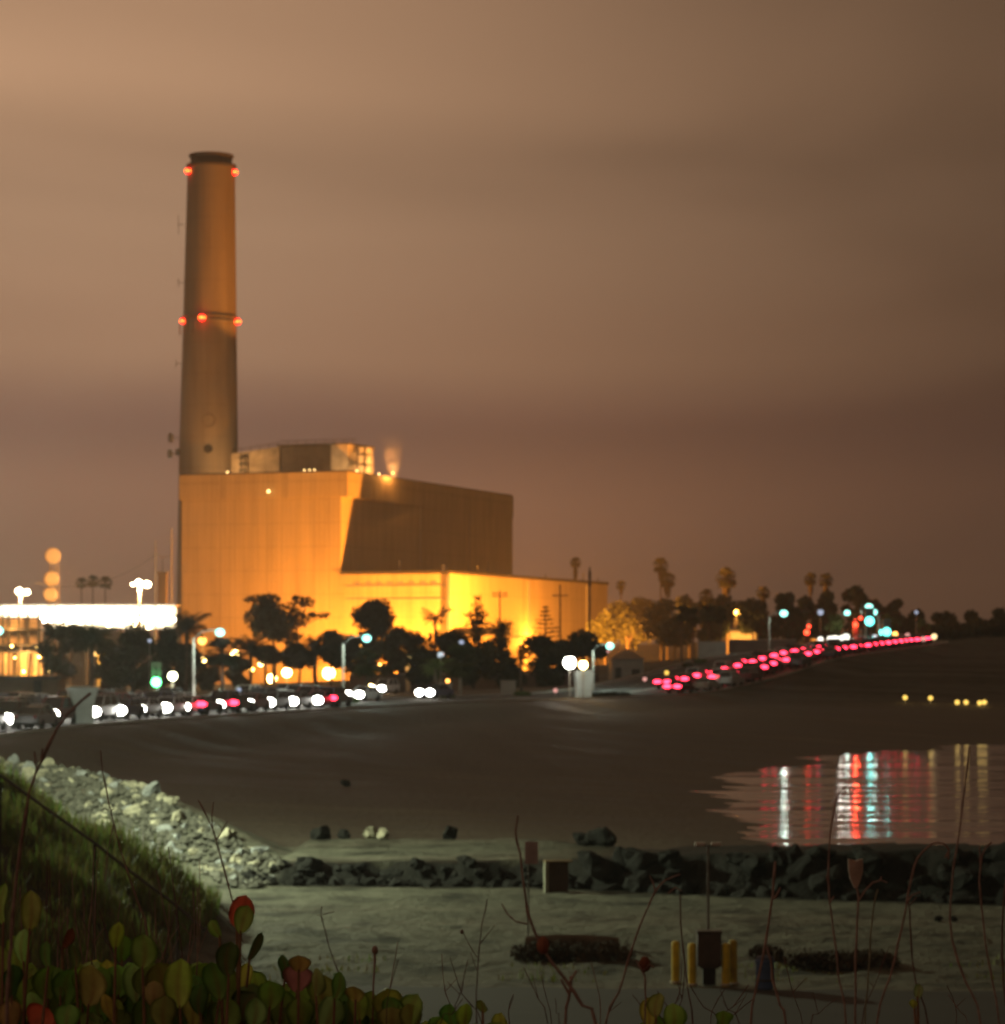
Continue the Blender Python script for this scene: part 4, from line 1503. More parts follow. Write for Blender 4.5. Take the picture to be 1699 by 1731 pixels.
def pillar(label, px, ytop, ybase, wtop, wsh, Y):
    x_ = wx(px, Y)
    k_ = Y / F
    g = H + (YH - ybase) * Y / F
    o = thing('concrete_pillar', label, 'pillar', (x_, Y, g), math.radians(14))
    h_ = (ybase - ytop) * k_
    wt_, ws = wtop * k_ / 2, wsh * k_ / 2
    c_ = MB()
    lv = [(ws * 1.03, -1.2), (ws, h_ * .52), (wt_ * .98, h_ * .93)]
    vs, fs = [], []
    for r_, z_ in lv:
        vs += [(-r_, -r_ * .7, z_), (r_, -r_ * .7, z_), (r_, r_ * .7, z_), (-r_, r_ * .7, z_)]
    for i in range(2):
        fs += [(4 * i + j, 4 * i + (j + 1) % 4, 4 * i + 4 + (j + 1) % 4, 4 * i + 4 + j) for j in range(4)]
    fs += [(3, 2, 1, 0), (8, 9, 10, 11)]
    c_._add(vs, fs)
    c_.build('shaft', pil_m, o)
    cp = MB()
    cp.box((0, 0, h_ * .965), (wt_ * 2.1, wt_ * 1.5, h_ * .062))
    vs = [(-wt_ * 1.02, -wt_ * .72, h_), (wt_ * 1.02, -wt_ * .72, h_), (wt_ * 1.02, wt_ * .72, h_), (-wt_ * 1.02, wt_ * .72, h_), (-wt_ * .5, 0, h_ * 1.05), (wt_ * .5, 0, h_ * 1.05)]
    cp._add([(a, b_, c + .004) for a, b_, c in vs], [(0, 1, 5, 4), (1, 2, 5), (2, 3, 4, 5), (3, 0, 4), (3, 2, 1, 0)])
    cp.build('cap', pil_m, o)
    return o


pillar('larger flared concrete pillar beside the road at left', 139, 1162, 1228, 50, 36, 196)
pillar('smaller pale concrete pillar below the twin glaring globes', 986, 1134, 1190, 30, 25, 300)

# ------------------------------------------------------------------ street lamps
cyan = em('street_cyan', (.36, 1, .85), 2.9)
lamp_head_m = grey_metal
for (ppx, lpx, ly, Y, r_, P, lab) in [
    (327, 372, 1069, 246, .42, 1500, 'cyan street lamp on a pale pole, first from the left along the road'),
    (580, 620, 1079, 272, .44, 1500, 'cyan street lamp on a pale pole, second from the left along the road'),
    (1002, 1031, 1092, 330, .48, 1500, 'cyan street lamp left of the low house with the amber roof'),
    (1300, 1325, 1037, 392, .55, 420, 'cyan street lamp on the hill below the tall dark trees'),
    (1455, 1469, 1026, 455, .62, 300, 'higher one of the two close white green lamps on the hill'),
    (1463, 1477, 1035, 480, .6, 300, 'lower one of the two close white green lamps on the hill'),
    (1420, 1432, 1036, 450, .5, 220, 'small greenish lamp left of the two close lamps on the hill'),
    (-24, -3, 1066, 262, .5, 2000, 'cyan street lamp cut by the left edge of the picture')]:
    lp_ = at(lpx, ly, Y)
    x_ = wx(ppx, Y)
    # pole foot at the road edge
    g = gz(x_, Y)
    o = thing('street_lamp', lab, 'street lamp', (x_, Y, g), 0, 'street lamps along the road')
    zt = lp_.z - g
    dx_ = lp_.x - x_
    MB().tube([(0, 0, -.4), (0, 0, zt - .5)], [.16, .11], 8).build('pole', concrete, o)
    MB().tube([(0, 0, zt - .6), (dx_ * .3, 0, zt + .1), (dx_, 0, zt + .28)], [.07, .06, .05], 6).build('arm', dark_metal, o)
    MB().box((dx_, 0, zt + .26), (.9, .36, .16), taper=.7).build('lamp_head', lamp_head_m, o)
    MB().ball((dx_, -.06, zt), r_, 14, 8, .85).build('lamp_globe', cyan, o)
    point('lamp_light', (dx_, -.6, zt - .5), P, (.75, 1, .85), .3, o)

# lamp beyond the left edge that lights the rocks and the sand
ex, ey, ez = -23.5, 97.0, 13.0
g = gz(ex, ey)
o = thing('street_lamp', 'tall street lamp over the rock bank beyond the left edge', 'street lamp', (ex, ey, g), 0, 'street lamps along the road')
MB().tube([(0, 0, -.5), (0, 0, ez - g)], [.14, .09], 8).build('pole', panel_white, o)
MB().tube([(0, 0, ez - g), (1.2, 0, ez - g + .5), (2.2, 0, ez - g + .5)], [.07, .06, .05], 6).build('arm', pole_m, o)
MB().box((2.2, 0, ez - g + .5), (.9, .36, .16), taper=.7).build('lamp_head', lamp_head_m, o)
MB().ball((2.2, 0, ez - g + .32), .2).build('lamp_globe', cyan, o)
point('lamp_light', (2.2, 0, ez - g + .05), 46000, (.88, 1, .66), .25, o)


def globe_post(px, py, Y, r_, m, label, P=0, c=(1, .8, .5), base=None, name='globe_lamp', thick=.07):
    p_ = at(px, py, Y)
    g = gz(p_.x, p_.y) if base is None else base
    g = min(g, p_.z - .3)
    o = thing(name, label, 'lamp', (p_.x, p_.y, g))
    MB().tube([(0, .0, -.3), (0, .0, p_.z - g)], thick, 7).build('post', pole_m, o)
    MB().ball((0, -.05, p_.z - g), r_, 14, 10).build('globe', m, o)
    MB().lathe([(r_ * .5, 0), (r_ * .35, .12), (.02, .16)], 10, (0, -.05, p_.z - g + r_ * .86)).build('cap', dark_metal, o)
    if P:
        point('globe_light', (0, -r_ - .35, p_.z - g), P, c, .25, o)
    return o


white_g = em('globe_white', (1, .95, .84), 30)
warm_g = em('globe_warm', (1, .68, .22), 26)
amber_g = em('globe_amber', (1, .42, .08), 5)
yell_g = em('path_yellow', (1, .62, .12), 1.7)
pale_y = em('pale_yellow_glow', (1, 1, .62), 12)
pink_g = em('pinkish_glow', (1, .45, .38), .9)
blue_w = em('blue_white_glow', (.62, .7, .9), .7)
row_g = em('row_white', (1, .98, .84), 2.2)
globe_post(963, 1120, 296, .64, white_g, 'largest glaring white globe lamp, at the smaller pale pillar', 160, (1, .93, .8))
globe_post(986, 1124, 293, .45, warm_g, 'warm white globe lamp above the smaller pale pillar', 120, (1, .6, .25))
globe_post(292, 1143, 260, .42, pale_y, 'pale yellow globe lamp on a short post right of the green signal', 500, (1, .95, .6))
globe_post(460, 1147, 585, 1.0, warm_g, 'left one of the two bright yellow globes under the spreading tree', 4000, (1, .55, .15))
globe_post(485, 1137, 600, 1.0, warm_g, 'right one of the two bright yellow globes under the spreading tree', 4000, (1, .55, .15))
globe_post(556, 1138, 560, 1.2, warm_g, 'single bright yellow globe left of the second street lamp', 4500, (1, .55, .15))
globe_post(690, 1114, 420, .42, warm_g, 'amber lamp on a stout brown post in the middle of the tree row', 1500, (1, .45, .1), thick=.4)
globe_post(441, 1122, 560, .5, warm_g, 'small yellow lamp above the two bright globes', 500, (1, .55, .15))
globe_post(606, 1093, 470, .5, amber_g, 'small amber lamp just below the second cyan street lamp')
globe_post(615, 1112, 470, .32, em('amber_dim', (1, .45, .1), .8), 'dim amber lamp below the small amber one')
globe_post(343, 1116, 480, .5, warm_g, 'yellow lamp low beside the first street lamp pole', 500, (1, .55, .15))
globe_post(342, 1083, 500, .75, amber_g, 'large amber lamp just left of the first cyan street lamp', 800, (1, .5, .1))
globe_post(397, 1105, 520, .7, warm_g, 'yellow lamp right of the palm at the first street lamp', 900, (1, .55, .15))
globe_post(312, 1150, 520, .6, em('amber_dim2', (1, .42, .1), 1.2), 'dim orange lamp right of the pale yellow globe')
globe_post(160, 1105, 520, .42, em('amber_dim3', (1, .55, .15), 2.5), 'small orange lamp beside the palm trunk behind the pillar')
globe_post(625, 1162, 330, .42, warm_g, 'orange globe left of the white pair below the umbrella tree', 700, (1, .5, .12))
globe_post(640, 1170, 335, .35, amber_g, 'low orange globe just below the white pair')
globe_post(253, 1083, 380, .26, blue_w, 'small bluish lamp high in the dark tree left of the main block')
globe_post(404, 1166, 262, .22, blue_w, 'small bluish globe above the line of headlights')
globe_post(780, 1086, 330, .3, blue_w, 'small bluish lamp above the grey green palm')
globe_post(745, 1107, 330, .38, em('pale_blue_panel', (.7, .8, .85), .9), 'pale blue lamp inside the green lit palm')
globe_post(757, 1151, 340, .26, amber_g, 'small amber lamp between the two roadside palms')
globe_post(939, 1167, 306, .24, pink_g, 'small pinkish globe left of the smaller pale pillar')
globe_post(1090, 1148, 345, .26, pink_g, 'small pinkish globe at the foot of the hill road')
globe_post(1028, 1101, 410, .2, pink_g, 'faint pinkish lamp under the street lamp left of the low house')
globe_post(1127, 1137, 352, .28, em('sign_amber', (1, .6, .1), 1.6), 'small amber lamp on a post beside the start of the hill road')
globe_post(1387, 1035, 470, .5, blue_w, 'faint bluish lamp below the right slim palm')
globe_post(1387, 1081, 418, .42, row_g, 'white lamp alone left of the row of white lamps on the hill', 30)
globe_post(1286, 1171, 331, .24, amber_g, 'orange lamp low on the dark bank right of the parked cars')
globe_post(1479, 1077, 455, .42, em('cool_dim', (.85, .9, .95), 1.2), 'cool white lamp below the cyan traffic lights')
globe_post(1513, 1072, 455, .42, amber_g, 'amber lamp right of the cyan traffic lights')
globe_post(1534, 1074, 450, .4, pink_g, 'dim pink lamp right of the amber one near the road bend')
globe_post(1561, 1080, 445, .4, pink_g, 'dim pink lamp below the slim green lit tree')
globe_post(1579, 1076, 445, .45, em('peach_glow', (1, .68, .32), 2.2), 'peach lamp at the right end of the road')
globe_post(1549, 1035, 470, .3, blue_w, 'faint bluish lamp above the slim green lit tree')
for i, (px, py, lab) in enumerate([(1404, 1081, 'first'), (1411, 1080, 'second'), (1418, 1081, 'third'), (1424, 1080, 'fourth'), (1430, 1077, 'fifth')]):
    o_row = globe_post(px, py, 425, .55, row_g, lab + ' lamp from the left in the tight white row beside the green lit tree', 20)
point('row_light', (-.6, 1.6, 3.2), 260, (1, 1, .85), .3, o_row)
words_ = ['leftmost', 'second from left', 'third from left', 'fourth from left', 'second from right', 'lowest', 'rightmost']
for i, (px, py) in enumerate([(1530, 1179), (1573, 1180), (1618, 1187), (1633, 1187), (1656, 1188), (1653, 1196), (1664, 1187)]):
    o = globe_post(px, py, 318, .27, yell_g, words_[i] + ' of the small yellow path lamps on the dark bank above the water', 6, (1, .7, .25), name='path_lamp')
    o['group'] = 'yellow path lamps above the far shore'

# ------------------------------------------------------------------ traffic signals
SIGC = {'red': ((1, .05, .02), 7), 'green': ((.10, 1, .25), 14), 'cyan': ((.16, 1, .9), 4)}


def signal(px, py, Y, col, r_, label, base_dx=0.0, P=0, twin=None):
    p_ = at(px, py, Y)
    g = gz(p_.x + base_dx, Y)
    g = min(g, p_.z - 1.2)
    o = thing('traffic_light', label, 'traffic light', (p_.x + base_dx, Y, g))
    z_ = p_.z - g
    MB().tube([(0, .3, -.3), (0, .3, z_ + 1.0)], .1, 8).build('pole', pole_m, o)
    if abs(base_dx) > .1:
        MB().tube([(0, .3, z_ + .9), (-base_dx, .3, z_ + 1.0)], .07, 6).build('arm', pole_m, o)
    hsg = MB()
    off = {'red': -.7, 'green': .7, 'cyan': .7}[col]
    hsg.box((-base_dx, .2, z_ + off * .9), (r_ * 2.0, .3, r_ * 2.0 + 1.5))
    hsg.build('housing', dark_metal, o)
    c_, s_ = SIGC[col]
    MB().ball((-base_dx, -.05, z_), r_, 14, 8).build('lit_lens', em('signal_' + col, c_, s_), o)
    for k_ in (1, 2):
        sgn = -1 if col == 'red' else 1
        MB().tube([(-base_dx, -.02, z_ + sgn * k_ * .62), (-base_dx, .06, z_ + sgn * k_ * .62)], .2, 12).build('dark_lens', mat('dark_lens', (.02, .02, .02), .3), o)
    if P:
        point('signal_light', (-base_dx, -.8, z_), P, c_, .2, o)
    return o


signal(264, 1153, 262, 'green', .45, 'green traffic light glowing below the dark tree at left', P=350)
signal(1364, 1069, 408, 'red', .38, 'lower red traffic light on the hill, glowing orange red', P=30)
signal(1367, 1059, 424, 'red', .3, 'upper smaller red traffic light on the hill')
signal(1455, 1045, 440, 'red', .26, 'faint red traffic light left of the big cyan one')
signal(1446, 1056, 436, 'red', .36, 'red traffic light low behind the queue on the hill', P=1700)
signal(1470, 1050, 446, 'cyan', .72, 'larger cyan traffic light, upper of the bright pair', base_dx=1.5, P=260)
signal(1499, 1068, 450, 'cyan', .66, 'cyan traffic light, lower of the bright pair', P=120)
signal(1489, 1069, 462, 'cyan', .42, 'small cyan traffic light touching the lower bright one')

# power poles in front of the wing
for px, yt, yb, Y, arms, lab in [(845, 998, 1075, 560, (1003, 1008), 'utility pole with two crossarms before the brightest wall'),
                                 (947, 988, 1085, 540, (1007,), 'utility pole with one crossarm right of the thin tiered conifer'),
                                 (997, 958, 1090, 520, (), 'tallest bare pole before the right end of the wing')]:
    x_ = wx(px, Y)
    g = gz(x_, Y)
    o = thing('utility_pole', lab, 'pole', (x_, Y, g))
    zt = H + (YH - yt) * Y / F - g
    MB().tube([(0, 0, -.4), (0, 0, zt)], [.24, .14], 8).build('post', bark_m, o)
    for a_ in arms:
        z_ = H + (YH - a_) * Y / F - g
        MB().box((0, -.2, z_), (3.0, .14, .18)).build('crossarm', bark_m, o)
    if not arms:
        MB().box((0, 0, zt - 2.2), (.5, .4, 2.8)).build('antenna', dark_metal, o)
    ins = MB()
    for a_ in arms:
        z_ = H + (YH - a_) * Y / F - g
        for dx_ in (-1.35, -.8, .8, 1.35):
            ins.tube([(dx_, -.2, z_ + .08), (dx_, -.2, z_ + .36)], .07, 5)
    if arms:
        ins.build('insulator', grey_metal, o)

# ------------------------------------------------------------------ cars
car_cols = {'white': (.6, .6, .58), 'silver': (.35, .36, .37), 'black': (.015, .015, .017), 'dark blue': (.02, .03, .07), 'dark red': (.12, .012, .014)}
car_mats = {k_: mat('paint_' + k_.replace(' ', '_'), v_, .3, .05, 1, spec=.5) for k_, v_ in car_cols.items()}
glass_m = mat('car_glass', (.012, .013, .015), .12, .1, 1, spec=.6)
tyre_m = mat('tyre', (.015, .015, .015), .9)
head_on = em('headlight_on', (1, .97, .86), 34)
tail_on = em('taillight_on', (1, .025, .06), 11)
head_off = mat('headlight_off', (.5, .5, .5), .2, .1)
tail_off = mat('taillight_off', (.2, .01, .01), .3, .1)


def car_body(kind):
    # side profile (x forward, z up); cross sections narrow towards the roof
    L_ = 4.5 if kind == 'saloon' else 4.7
    if kind == 'saloon':
        low = [(-2.25, .45), (-2.22, .92), (-1.7, 1.0), (.85, .98), (2.1, .82), (2.25, .62), (2.22, .35), (-2.2, .32)]
        cab = [(-1.75, .99), (-1.05, 1.42), (.15, 1.45), (.95, .97)]
    else:
        low = [(-2.3, .5), (-2.32, 1.1), (-2.1, 1.14), (1.0, 1.1), (2.2, .98), (2.35, .7), (2.3, .4), (-2.25, .4)]
        cab = [(-2.2, 1.13), (-1.95, 1.75), (.2, 1.78), (1.05, 1.09)]
    b_ = MB()
    n = len(low)
    hw = .88
    ys = [(-hw, .95), (-hw * .96, 1.0), (hw * .96, 1.0), (hw, .95)]
    vs = []
    for y_, k_ in ys:
        for x_, z_ in low:
            vs.append((x_ * (.985 if abs(y_) > hw * .97 else 1.0), y_, .6 + (z_ - .6) * k_))
    fs = []
    for i in range(3):
        for j in range(n):
            j2 = (j + 1) % n
            fs.append((i * n + j, (i + 1) * n + j, (i + 1) * n + j2, i * n + j2))
    fs.append(tuple(range(n)))
    fs.append(tuple(range(4 * n - 1, 3 * n - 1, -1)))
    b_._add(vs, fs)
    # cabin pillars and roof
    x0, z0_ = cab[1]
    x1, z1_ = cab[2]
    rw = .62
    b_._add([(x0, -rw, z0_), (x1, -rw, z1_), (x1, rw, z1_), (x0, rw, z0_), (x0 + .05, -rw * .95, z0_ + .05), (x1 - .1, -rw * .95, z1_ + .04), (x1 - .1, rw * .95, z1_ + .04), (x0 + .05, rw * .95, z0_ + .05)],
            [(4, 5, 6, 7), (0, 1, 5, 4), (1, 2, 6, 5), (2, 3, 7, 6), (3, 0, 4, 7)])
    for sy in (-1, 1):
        for (xa_, za_), (xb_, zb_) in ((cab[0], cab[1]), (cab[3], cab[2]), (((cab[0][0] + cab[3][0]) / 2, cab[0][1]), ((x0 + x1) / 2, z0_))):
            b_.tube([(xa_, sy * .80, za_ - .02), (xb_, sy * rw, zb_)], .05, 5)
    b_.box((2.24 if kind == 'saloon' else 2.32, 0, .5), (.1, 1.5, .16))
    b_.box((-2.26 if kind == 'saloon' else -2.32, 0, .55), (.1, 1.55, .18))
    g_ = MB()
    q = [(cab[0][0] + .04, .79, cab[0][1]), (cab[3][0] - .04, .79, cab[3][1]), (x1 - .02, rw - .02, z1_), (x0 + .02, rw - .02, z0_)]
    vs = q + [(x_, -y_, z_) for x_, y_, z_ in q]
    g_._add(vs, [(0, 1, 2, 3), (7, 6, 5, 4), (1, 5, 6, 2), (0, 3, 7, 4)])
    return b_, g_


wheel_me = MB().tube([(0, -.11, 0), (0, .11, 0)], .33, 14).mesh('wheel', tyre_m)


def oval(rx, ry, rz_, name, m_):
    b_ = MB().ball((0, 0, 0), 1, 14, 8)
    b_.v = [(x * rx, y * ry, z * rz_) for x, y, z in b_.v]
    return b_.mesh(name, m_)


hl_on = oval(.34, .5, .36, 'headlight', head_on)
tl_on = oval(.22, .5, .23, 'taillight', tail_on)
hl_off = MB().ball((0, 0, 0), .13, 10, 6).mesh('headlight_dark', head_off)
tl_off = MB().ball((0, 0, 0), .12, 10, 6).mesh('taillight_dark', tail_off)
body_me, glass_me = {}, {}
for kind in ('saloon', 'estate'):
    for cn_, m_ in car_mats.items():
        b_, g_ = car_body(kind)
        body_me[kind, cn_] = b_.mesh('car_body', m_)
    glass_me[kind] = g_.mesh('car_windows', glass_m)


def car(kind, colr, x, y, z, ang, label, lights, group=None):
    o = thing('parked_car' if lights == 'off' else 'car', label, 'car', (x, y, z), ang, group)
    link('body', body_me[kind, colr], o)
    link('windows', glass_me[kind], o)
    for sx in (1.35, -1.35):
        for sy in (-.78, .78):
            link('wheel', wheel_me, o, (sx, sy, .33))
    xe = 2.2 if kind == 'saloon' else 2.3
    for sy in (-.62, .62):
        link('headlight', hl_on if lights == 'head' else hl_off, o, (xe, sy, .68))
        link('taillight', tl_on if lights in ('tail', 'one') else tl_off, o, (-xe, sy, .84))
    return o


ORD = ['first', 'second', 'third', 'fourth', 'fifth', 'sixth', 'seventh', 'eighth', 'ninth', 'tenth', 'eleventh', 'twelfth', 'thirteenth', 'fourteenth', 'fifteenth', 'sixteenth', 'seventeenth', 'eighteenth', 'nineteenth', 'twentieth', 'twenty first', 'twenty second', 'twenty third', 'twenty fourth', 'twenty fifth', 'twenty sixth', 'twenty seventh']
rc = random.Random(5)
S_hill = road_s_for_px(1085)
for li, off in enumerate((2.1, 5.9)):
    s = S_hill + (3 if li == 0 else 12)
    i = 0
    while True:
        p_, d, r = road_at(s)
        if i >= 27 or p_[1] > 520:
            break
        cn_ = rc.choice(list(car_mats))
        kind = rc.choice(('saloon', 'saloon', 'estate'))
        q = p_ + r * (off + rc.uniform(-.25, .25))
        lane = ('inner', 'outer')[li]
        art = ' estate car, ' if kind == 'estate' else ' saloon, '
        car(kind, cn_, q[0], q[1], q[2] + .02, math.atan2(d[1], d[0]), cn_ + art + ORD[i] + ' from the bottom in the ' + lane + ' hill queue', 'tail', 'cars with red tail lights climbing the hill')
        i += 1
        s += rc.uniform(5.1, 5.7)
# oncoming stream with headlights at the left
group_h = 'oncoming cars with white headlights at left'
for li, (off, pxs) in enumerate([(5.6, [-26, 14, 54, 94, 168, 206, 244, 286, 318, 376, 424, 462, 500, 538]), (1.9, [-6, 34, 74, 150, 187, 226, 265, 302, 440, 481, 520, 552]), (-2.2, [-42, 2, 46, 92, 138, 184, 226, 262, 305, 371, 425, 462, 500, 536]), (-5.8, [-20, 24, 70, 116, 166, 206, 246, 284, 415, 444, 482, 518, 548])]):
    for i, px in enumerate(pxs):
        s = road_s_for_px(px + 14)
        p_, d, r = road_at(s)
        # shift along the road so that the car itself shows at px
        for _ in range(4):
            q = p_ + r * off
            e = px - (CX + F * q[0] / q[1])
            s += e * .13
            p_, d, r = road_at(s)
        q = p_ + r * (off + rc.uniform(-.2, .2))
        cn_ = rc.choice(list(car_mats))
        kind = rc.choice(('saloon', 'saloon', 'estate'))
        lane = ('nearest', 'near', 'middle', 'far')[li]
        art = ' estate car, ' if kind == 'estate' else ' saloon, '
        car(kind, cn_, q[0], q[1], q[2] + .02, math.atan2(-d[1], -d[0]), cn_ + art + ORD[i] + ' from left in the ' + lane + ' oncoming stream', 'head', group_h)
for px, off, cn_, lab in [(616, -3.0, 'silver', 'silver saloon with two glaring headlights below the umbrella tree'), (737, -3.0, 'dark blue', 'dark blue saloon with headlights on under the green lit palm')]:
    s = road_s_for_px(px)
    for _ in range(5):
        p_, d, r = road_at(s)
        q = p_ + r * off
        s += (px - (CX + F * q[0] / q[1])) * .15
    car('saloon', cn_, q[0], q[1], q[2] + .02, math.atan2(-d[1], -d[0]), lab, 'head', group_h)
p_ = at(651, 1161, 335)
car('estate', 'white', p_.x, p_.y, gz(p_.x, p_.y) + .02, math.radians(-112), 'white estate car with headlights on a side lane below the umbrella tree', 'head', group_h)
# cars going away at left, tail lights towards us
for i, px in enumerate([344, 398, 566]):
    s = road_s_for_px(px)
    for _ in range(6):
        p_, d, r = road_at(s)
        q = p_ + r * 6.0
        s += (px - (CX + F * q[0] / q[1])) * .14
    cn_ = rc.choice(list(car_mats))
    car(rc.choice(('saloon', 'estate')), cn_, q[0], q[1], q[2] + .02, math.atan2(d[1], d[0]), cn_ + ' car with red tail lights, ' + ORD[i] + ' from left in the receding lane', 'tail', 'receding cars at the left')
# parked cars on the near verge
for px, off, cn_, kind, lights, lab in [
    (62, 7.7, 'black', 'saloon', 'off', 'black parked car beside the flared pillar at left'),
    (1150, 8.0, 'dark red', 'saloon', 'one', 'dark red car with two red lights on the verge at the foot of the hill'),
    (1196, 8.3, 'silver', 'saloon', 'off', 'silver parked car on the verge, lowest of the parked row'),
    (1236, 8.3, 'silver', 'estate', 'off', 'silver parked estate car on the verge, second up the slope'),
    (1268, 8.3, 'dark red', 'estate', 'off', 'dark red parked estate car on the verge, third up the slope'),
    (1352, 8.3, 'black', 'estate', 'off', 'black parked estate car on the verge near the top of the hill'),
    (1403, 8.3, 'dark blue', 'saloon', 'off', 'dark blue parked car on the verge at the top of the hill')]:
    s = road_s_for_px(px)
    for _ in range(8):
        p_, d, r = road_at(s)
        q = p_ + r * off
        s += (px - (CX + F * q[0] / q[1])) * .15
    car(kind, cn_, q[0], q[1], q[2] + .02, math.atan2(d[1], d[0]), lab, lights, 'cars parked on the near verge')

# ------------------------------------------------------------------ rocks
rock_pale = mat('rock_pale', (.25, .235, .175), .9, .55, 1.1, .5, 7, spec=.15, bdist=.04)
rock_grey = mat('rock_grey', (.20, .21, .21), .9, .35, 1.1, .5, 7, spec=.15, bdist=.04)
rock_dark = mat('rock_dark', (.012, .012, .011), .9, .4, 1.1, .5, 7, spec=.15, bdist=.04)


def rock_mesh(seed, m, name='boulder'):
    r = random.Random(seed)
    import bmesh
    bm = bmesh.new()
    bmesh.ops.create_icosphere(bm, subdivisions=3, radius=1)
    planes = []
    for i in range(26):
        d = Vector((r.gauss(0, 1), r.gauss(0, 1), r.gauss(0, 1))).normalized()
        planes.append((d, r.uniform(.45, .8)))
    sc_ = Vector((r.uniform(.8, 1.2), r.uniform(.7, 1.0), r.uniform(.55, .85)))
    for v in bm.verts:
        p_ = v.co.copy()
        for d, o_ in planes:
            e = p_.dot(d) - o_
            if e > 0:
                p_ -= d * e
        p_ *= 1 + .24 * mnoise.noise(p_ * 2.3 + Vector((seed, 0, 0))) + .10 * mnoise.noise(p_ * 6 + Vector((0, seed, 0)))
        v.co = Vector((p_.x * sc_.x, p_.y * sc_.y, p_.z * sc_.z))
    me = bpy.data.meshes.new(name)
    bm.to_mesh(me)
    bm.free()
    me.materials.append(m)
    return me


R_pale = [rock_mesh(i, rock_pale if i % 3 else rock_grey) for i in range(9)]
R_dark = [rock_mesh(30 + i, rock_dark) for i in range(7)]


def inside(poly, x, y):
    c_ = False
    n = len(poly)
    for i in range(n):
        x1, y1 = poly[i]
        x2, y2 = poly[(i + 1) % n]
        if (y1 > y) != (y2 > y) and x < (x2 - x1) * (y - y1) / (y2 - y1) + x1:
            c_ = not c_
    return c_


def place_rock(mes, x, y, s, rr, label, group, sink=.25, name='boulder'):
    o = link(name, rr.choice(mes), None, (x, y, gz(x, y) + s * (.5 - sink)))
    o.rotation_euler = (rr.uniform(-.5, .5), rr.uniform(-.5, .5), rr.uniform(0, 6.28))
    o.scale = (s, s * rr.uniform(.8, 1.1), s * rr.uniform(.75, 1.05))
    return tag(o, label, 'boulder', group)


rr = random.Random(21)
bank = [(-30, 1285), (130, 1306), (250, 1340), (340, 1385), (445, 1448), (500, 1478), (430, 1505), (385, 1500), (330, 1468), (262, 1440), (120, 1402), (0, 1345)]
spots = []
tries = 0
while len(spots) < 178 and tries < 30000:
    tries += 1
    y = rr.uniform(86, 128)
    x = rr.uniform(wx(-25, 125), wx(520, 98))
    z = gz(x, y)
    px, py = CX + F * x / y, YH + (H - z) * F / y
    if not inside(bank, px, py):
        continue
    d, _ = poly_dist(np.array([x]), np.array([y]), CREST)
    s = rr.choice((.24, .3, .36, .42, .55)) * (1.0 if d[0] > 2 else 1.15)
    if any((x - a) ** 2 + (y - b_) ** 2 < (.55 * (s + c_)) ** 2 for a, b_, c_ in spots):
        continue
    spots.append((x, y, s))
for x, y, s in spots:
    place_rock(R_pale, x, y, s, rr, 'pale angular riprap boulder heaped on the lamplit bank at left', 'lamplit riprap boulders at left')
# larger ones along the crest
for i, (px, py, s, lab) in enumerate([(218, 1327, .55, 'large pale boulder on the crest of the lamplit bank, leftmost of three'), (256, 1340, .72, 'largest rounded grey boulder on the crest of the lamplit bank'),
                                      (290, 1356, .62, 'flat topped grey boulder on the crest right of the largest one'), (392, 1420, .5, 'pale boulder low on the crest of the lamplit bank'),
                                      (440, 1455, .5, 'last pale boulder where the lamplit bank meets the dark rock wall')]):
    Y = np.interp(px, [0, 130, 250, 340, 450], [124, 119, 114, 109, 103])
    place_rock(R_pale, wx(px, Y), Y, s, rr, lab, 'lamplit riprap boulders at left', .1)
# dark rock wall
n_w = 0
seen_w = []
tries = 0
while n_w < 118 and tries < 20000:
    tries += 1
    x = rr.uniform(wx(430, 98), wx(1740, 91))
    f = float(wall_foot(np.array([x]))[0])
    t_ = rr.random()
    y = f + t_ * 1.5 - .1
    s = rr.uniform(.5, 1.0) * (.9 if x < 1 else 1.25)
    if any((x - a) ** 2 + (2.2 * (y - b_)) ** 2 < (.5 * (s + c_)) ** 2 for a, b_, c_ in seen_w):
        continue
    seen_w.append((x, y, s))
    px = CX + F * x / y
    if px < 900:
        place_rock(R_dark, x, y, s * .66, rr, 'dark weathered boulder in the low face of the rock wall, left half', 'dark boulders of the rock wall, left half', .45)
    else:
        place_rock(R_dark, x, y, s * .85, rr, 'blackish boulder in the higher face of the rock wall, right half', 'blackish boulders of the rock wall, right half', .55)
    n_w += 1
# boulders sitting on the lit sand behind the wall
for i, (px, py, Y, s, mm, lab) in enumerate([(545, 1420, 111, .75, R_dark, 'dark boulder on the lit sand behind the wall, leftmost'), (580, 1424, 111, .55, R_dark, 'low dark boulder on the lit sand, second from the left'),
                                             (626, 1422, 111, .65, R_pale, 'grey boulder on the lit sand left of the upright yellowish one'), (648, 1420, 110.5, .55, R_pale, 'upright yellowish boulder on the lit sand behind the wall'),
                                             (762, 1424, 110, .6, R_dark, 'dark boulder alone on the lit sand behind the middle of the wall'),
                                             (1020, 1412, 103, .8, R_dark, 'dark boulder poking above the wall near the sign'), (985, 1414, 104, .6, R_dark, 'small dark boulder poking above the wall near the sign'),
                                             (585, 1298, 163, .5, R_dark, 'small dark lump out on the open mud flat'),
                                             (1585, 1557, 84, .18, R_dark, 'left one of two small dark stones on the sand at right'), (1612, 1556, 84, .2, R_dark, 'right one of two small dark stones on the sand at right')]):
    place_rock(mm, wx(px, Y), Y, s, rr, lab, None, .15)
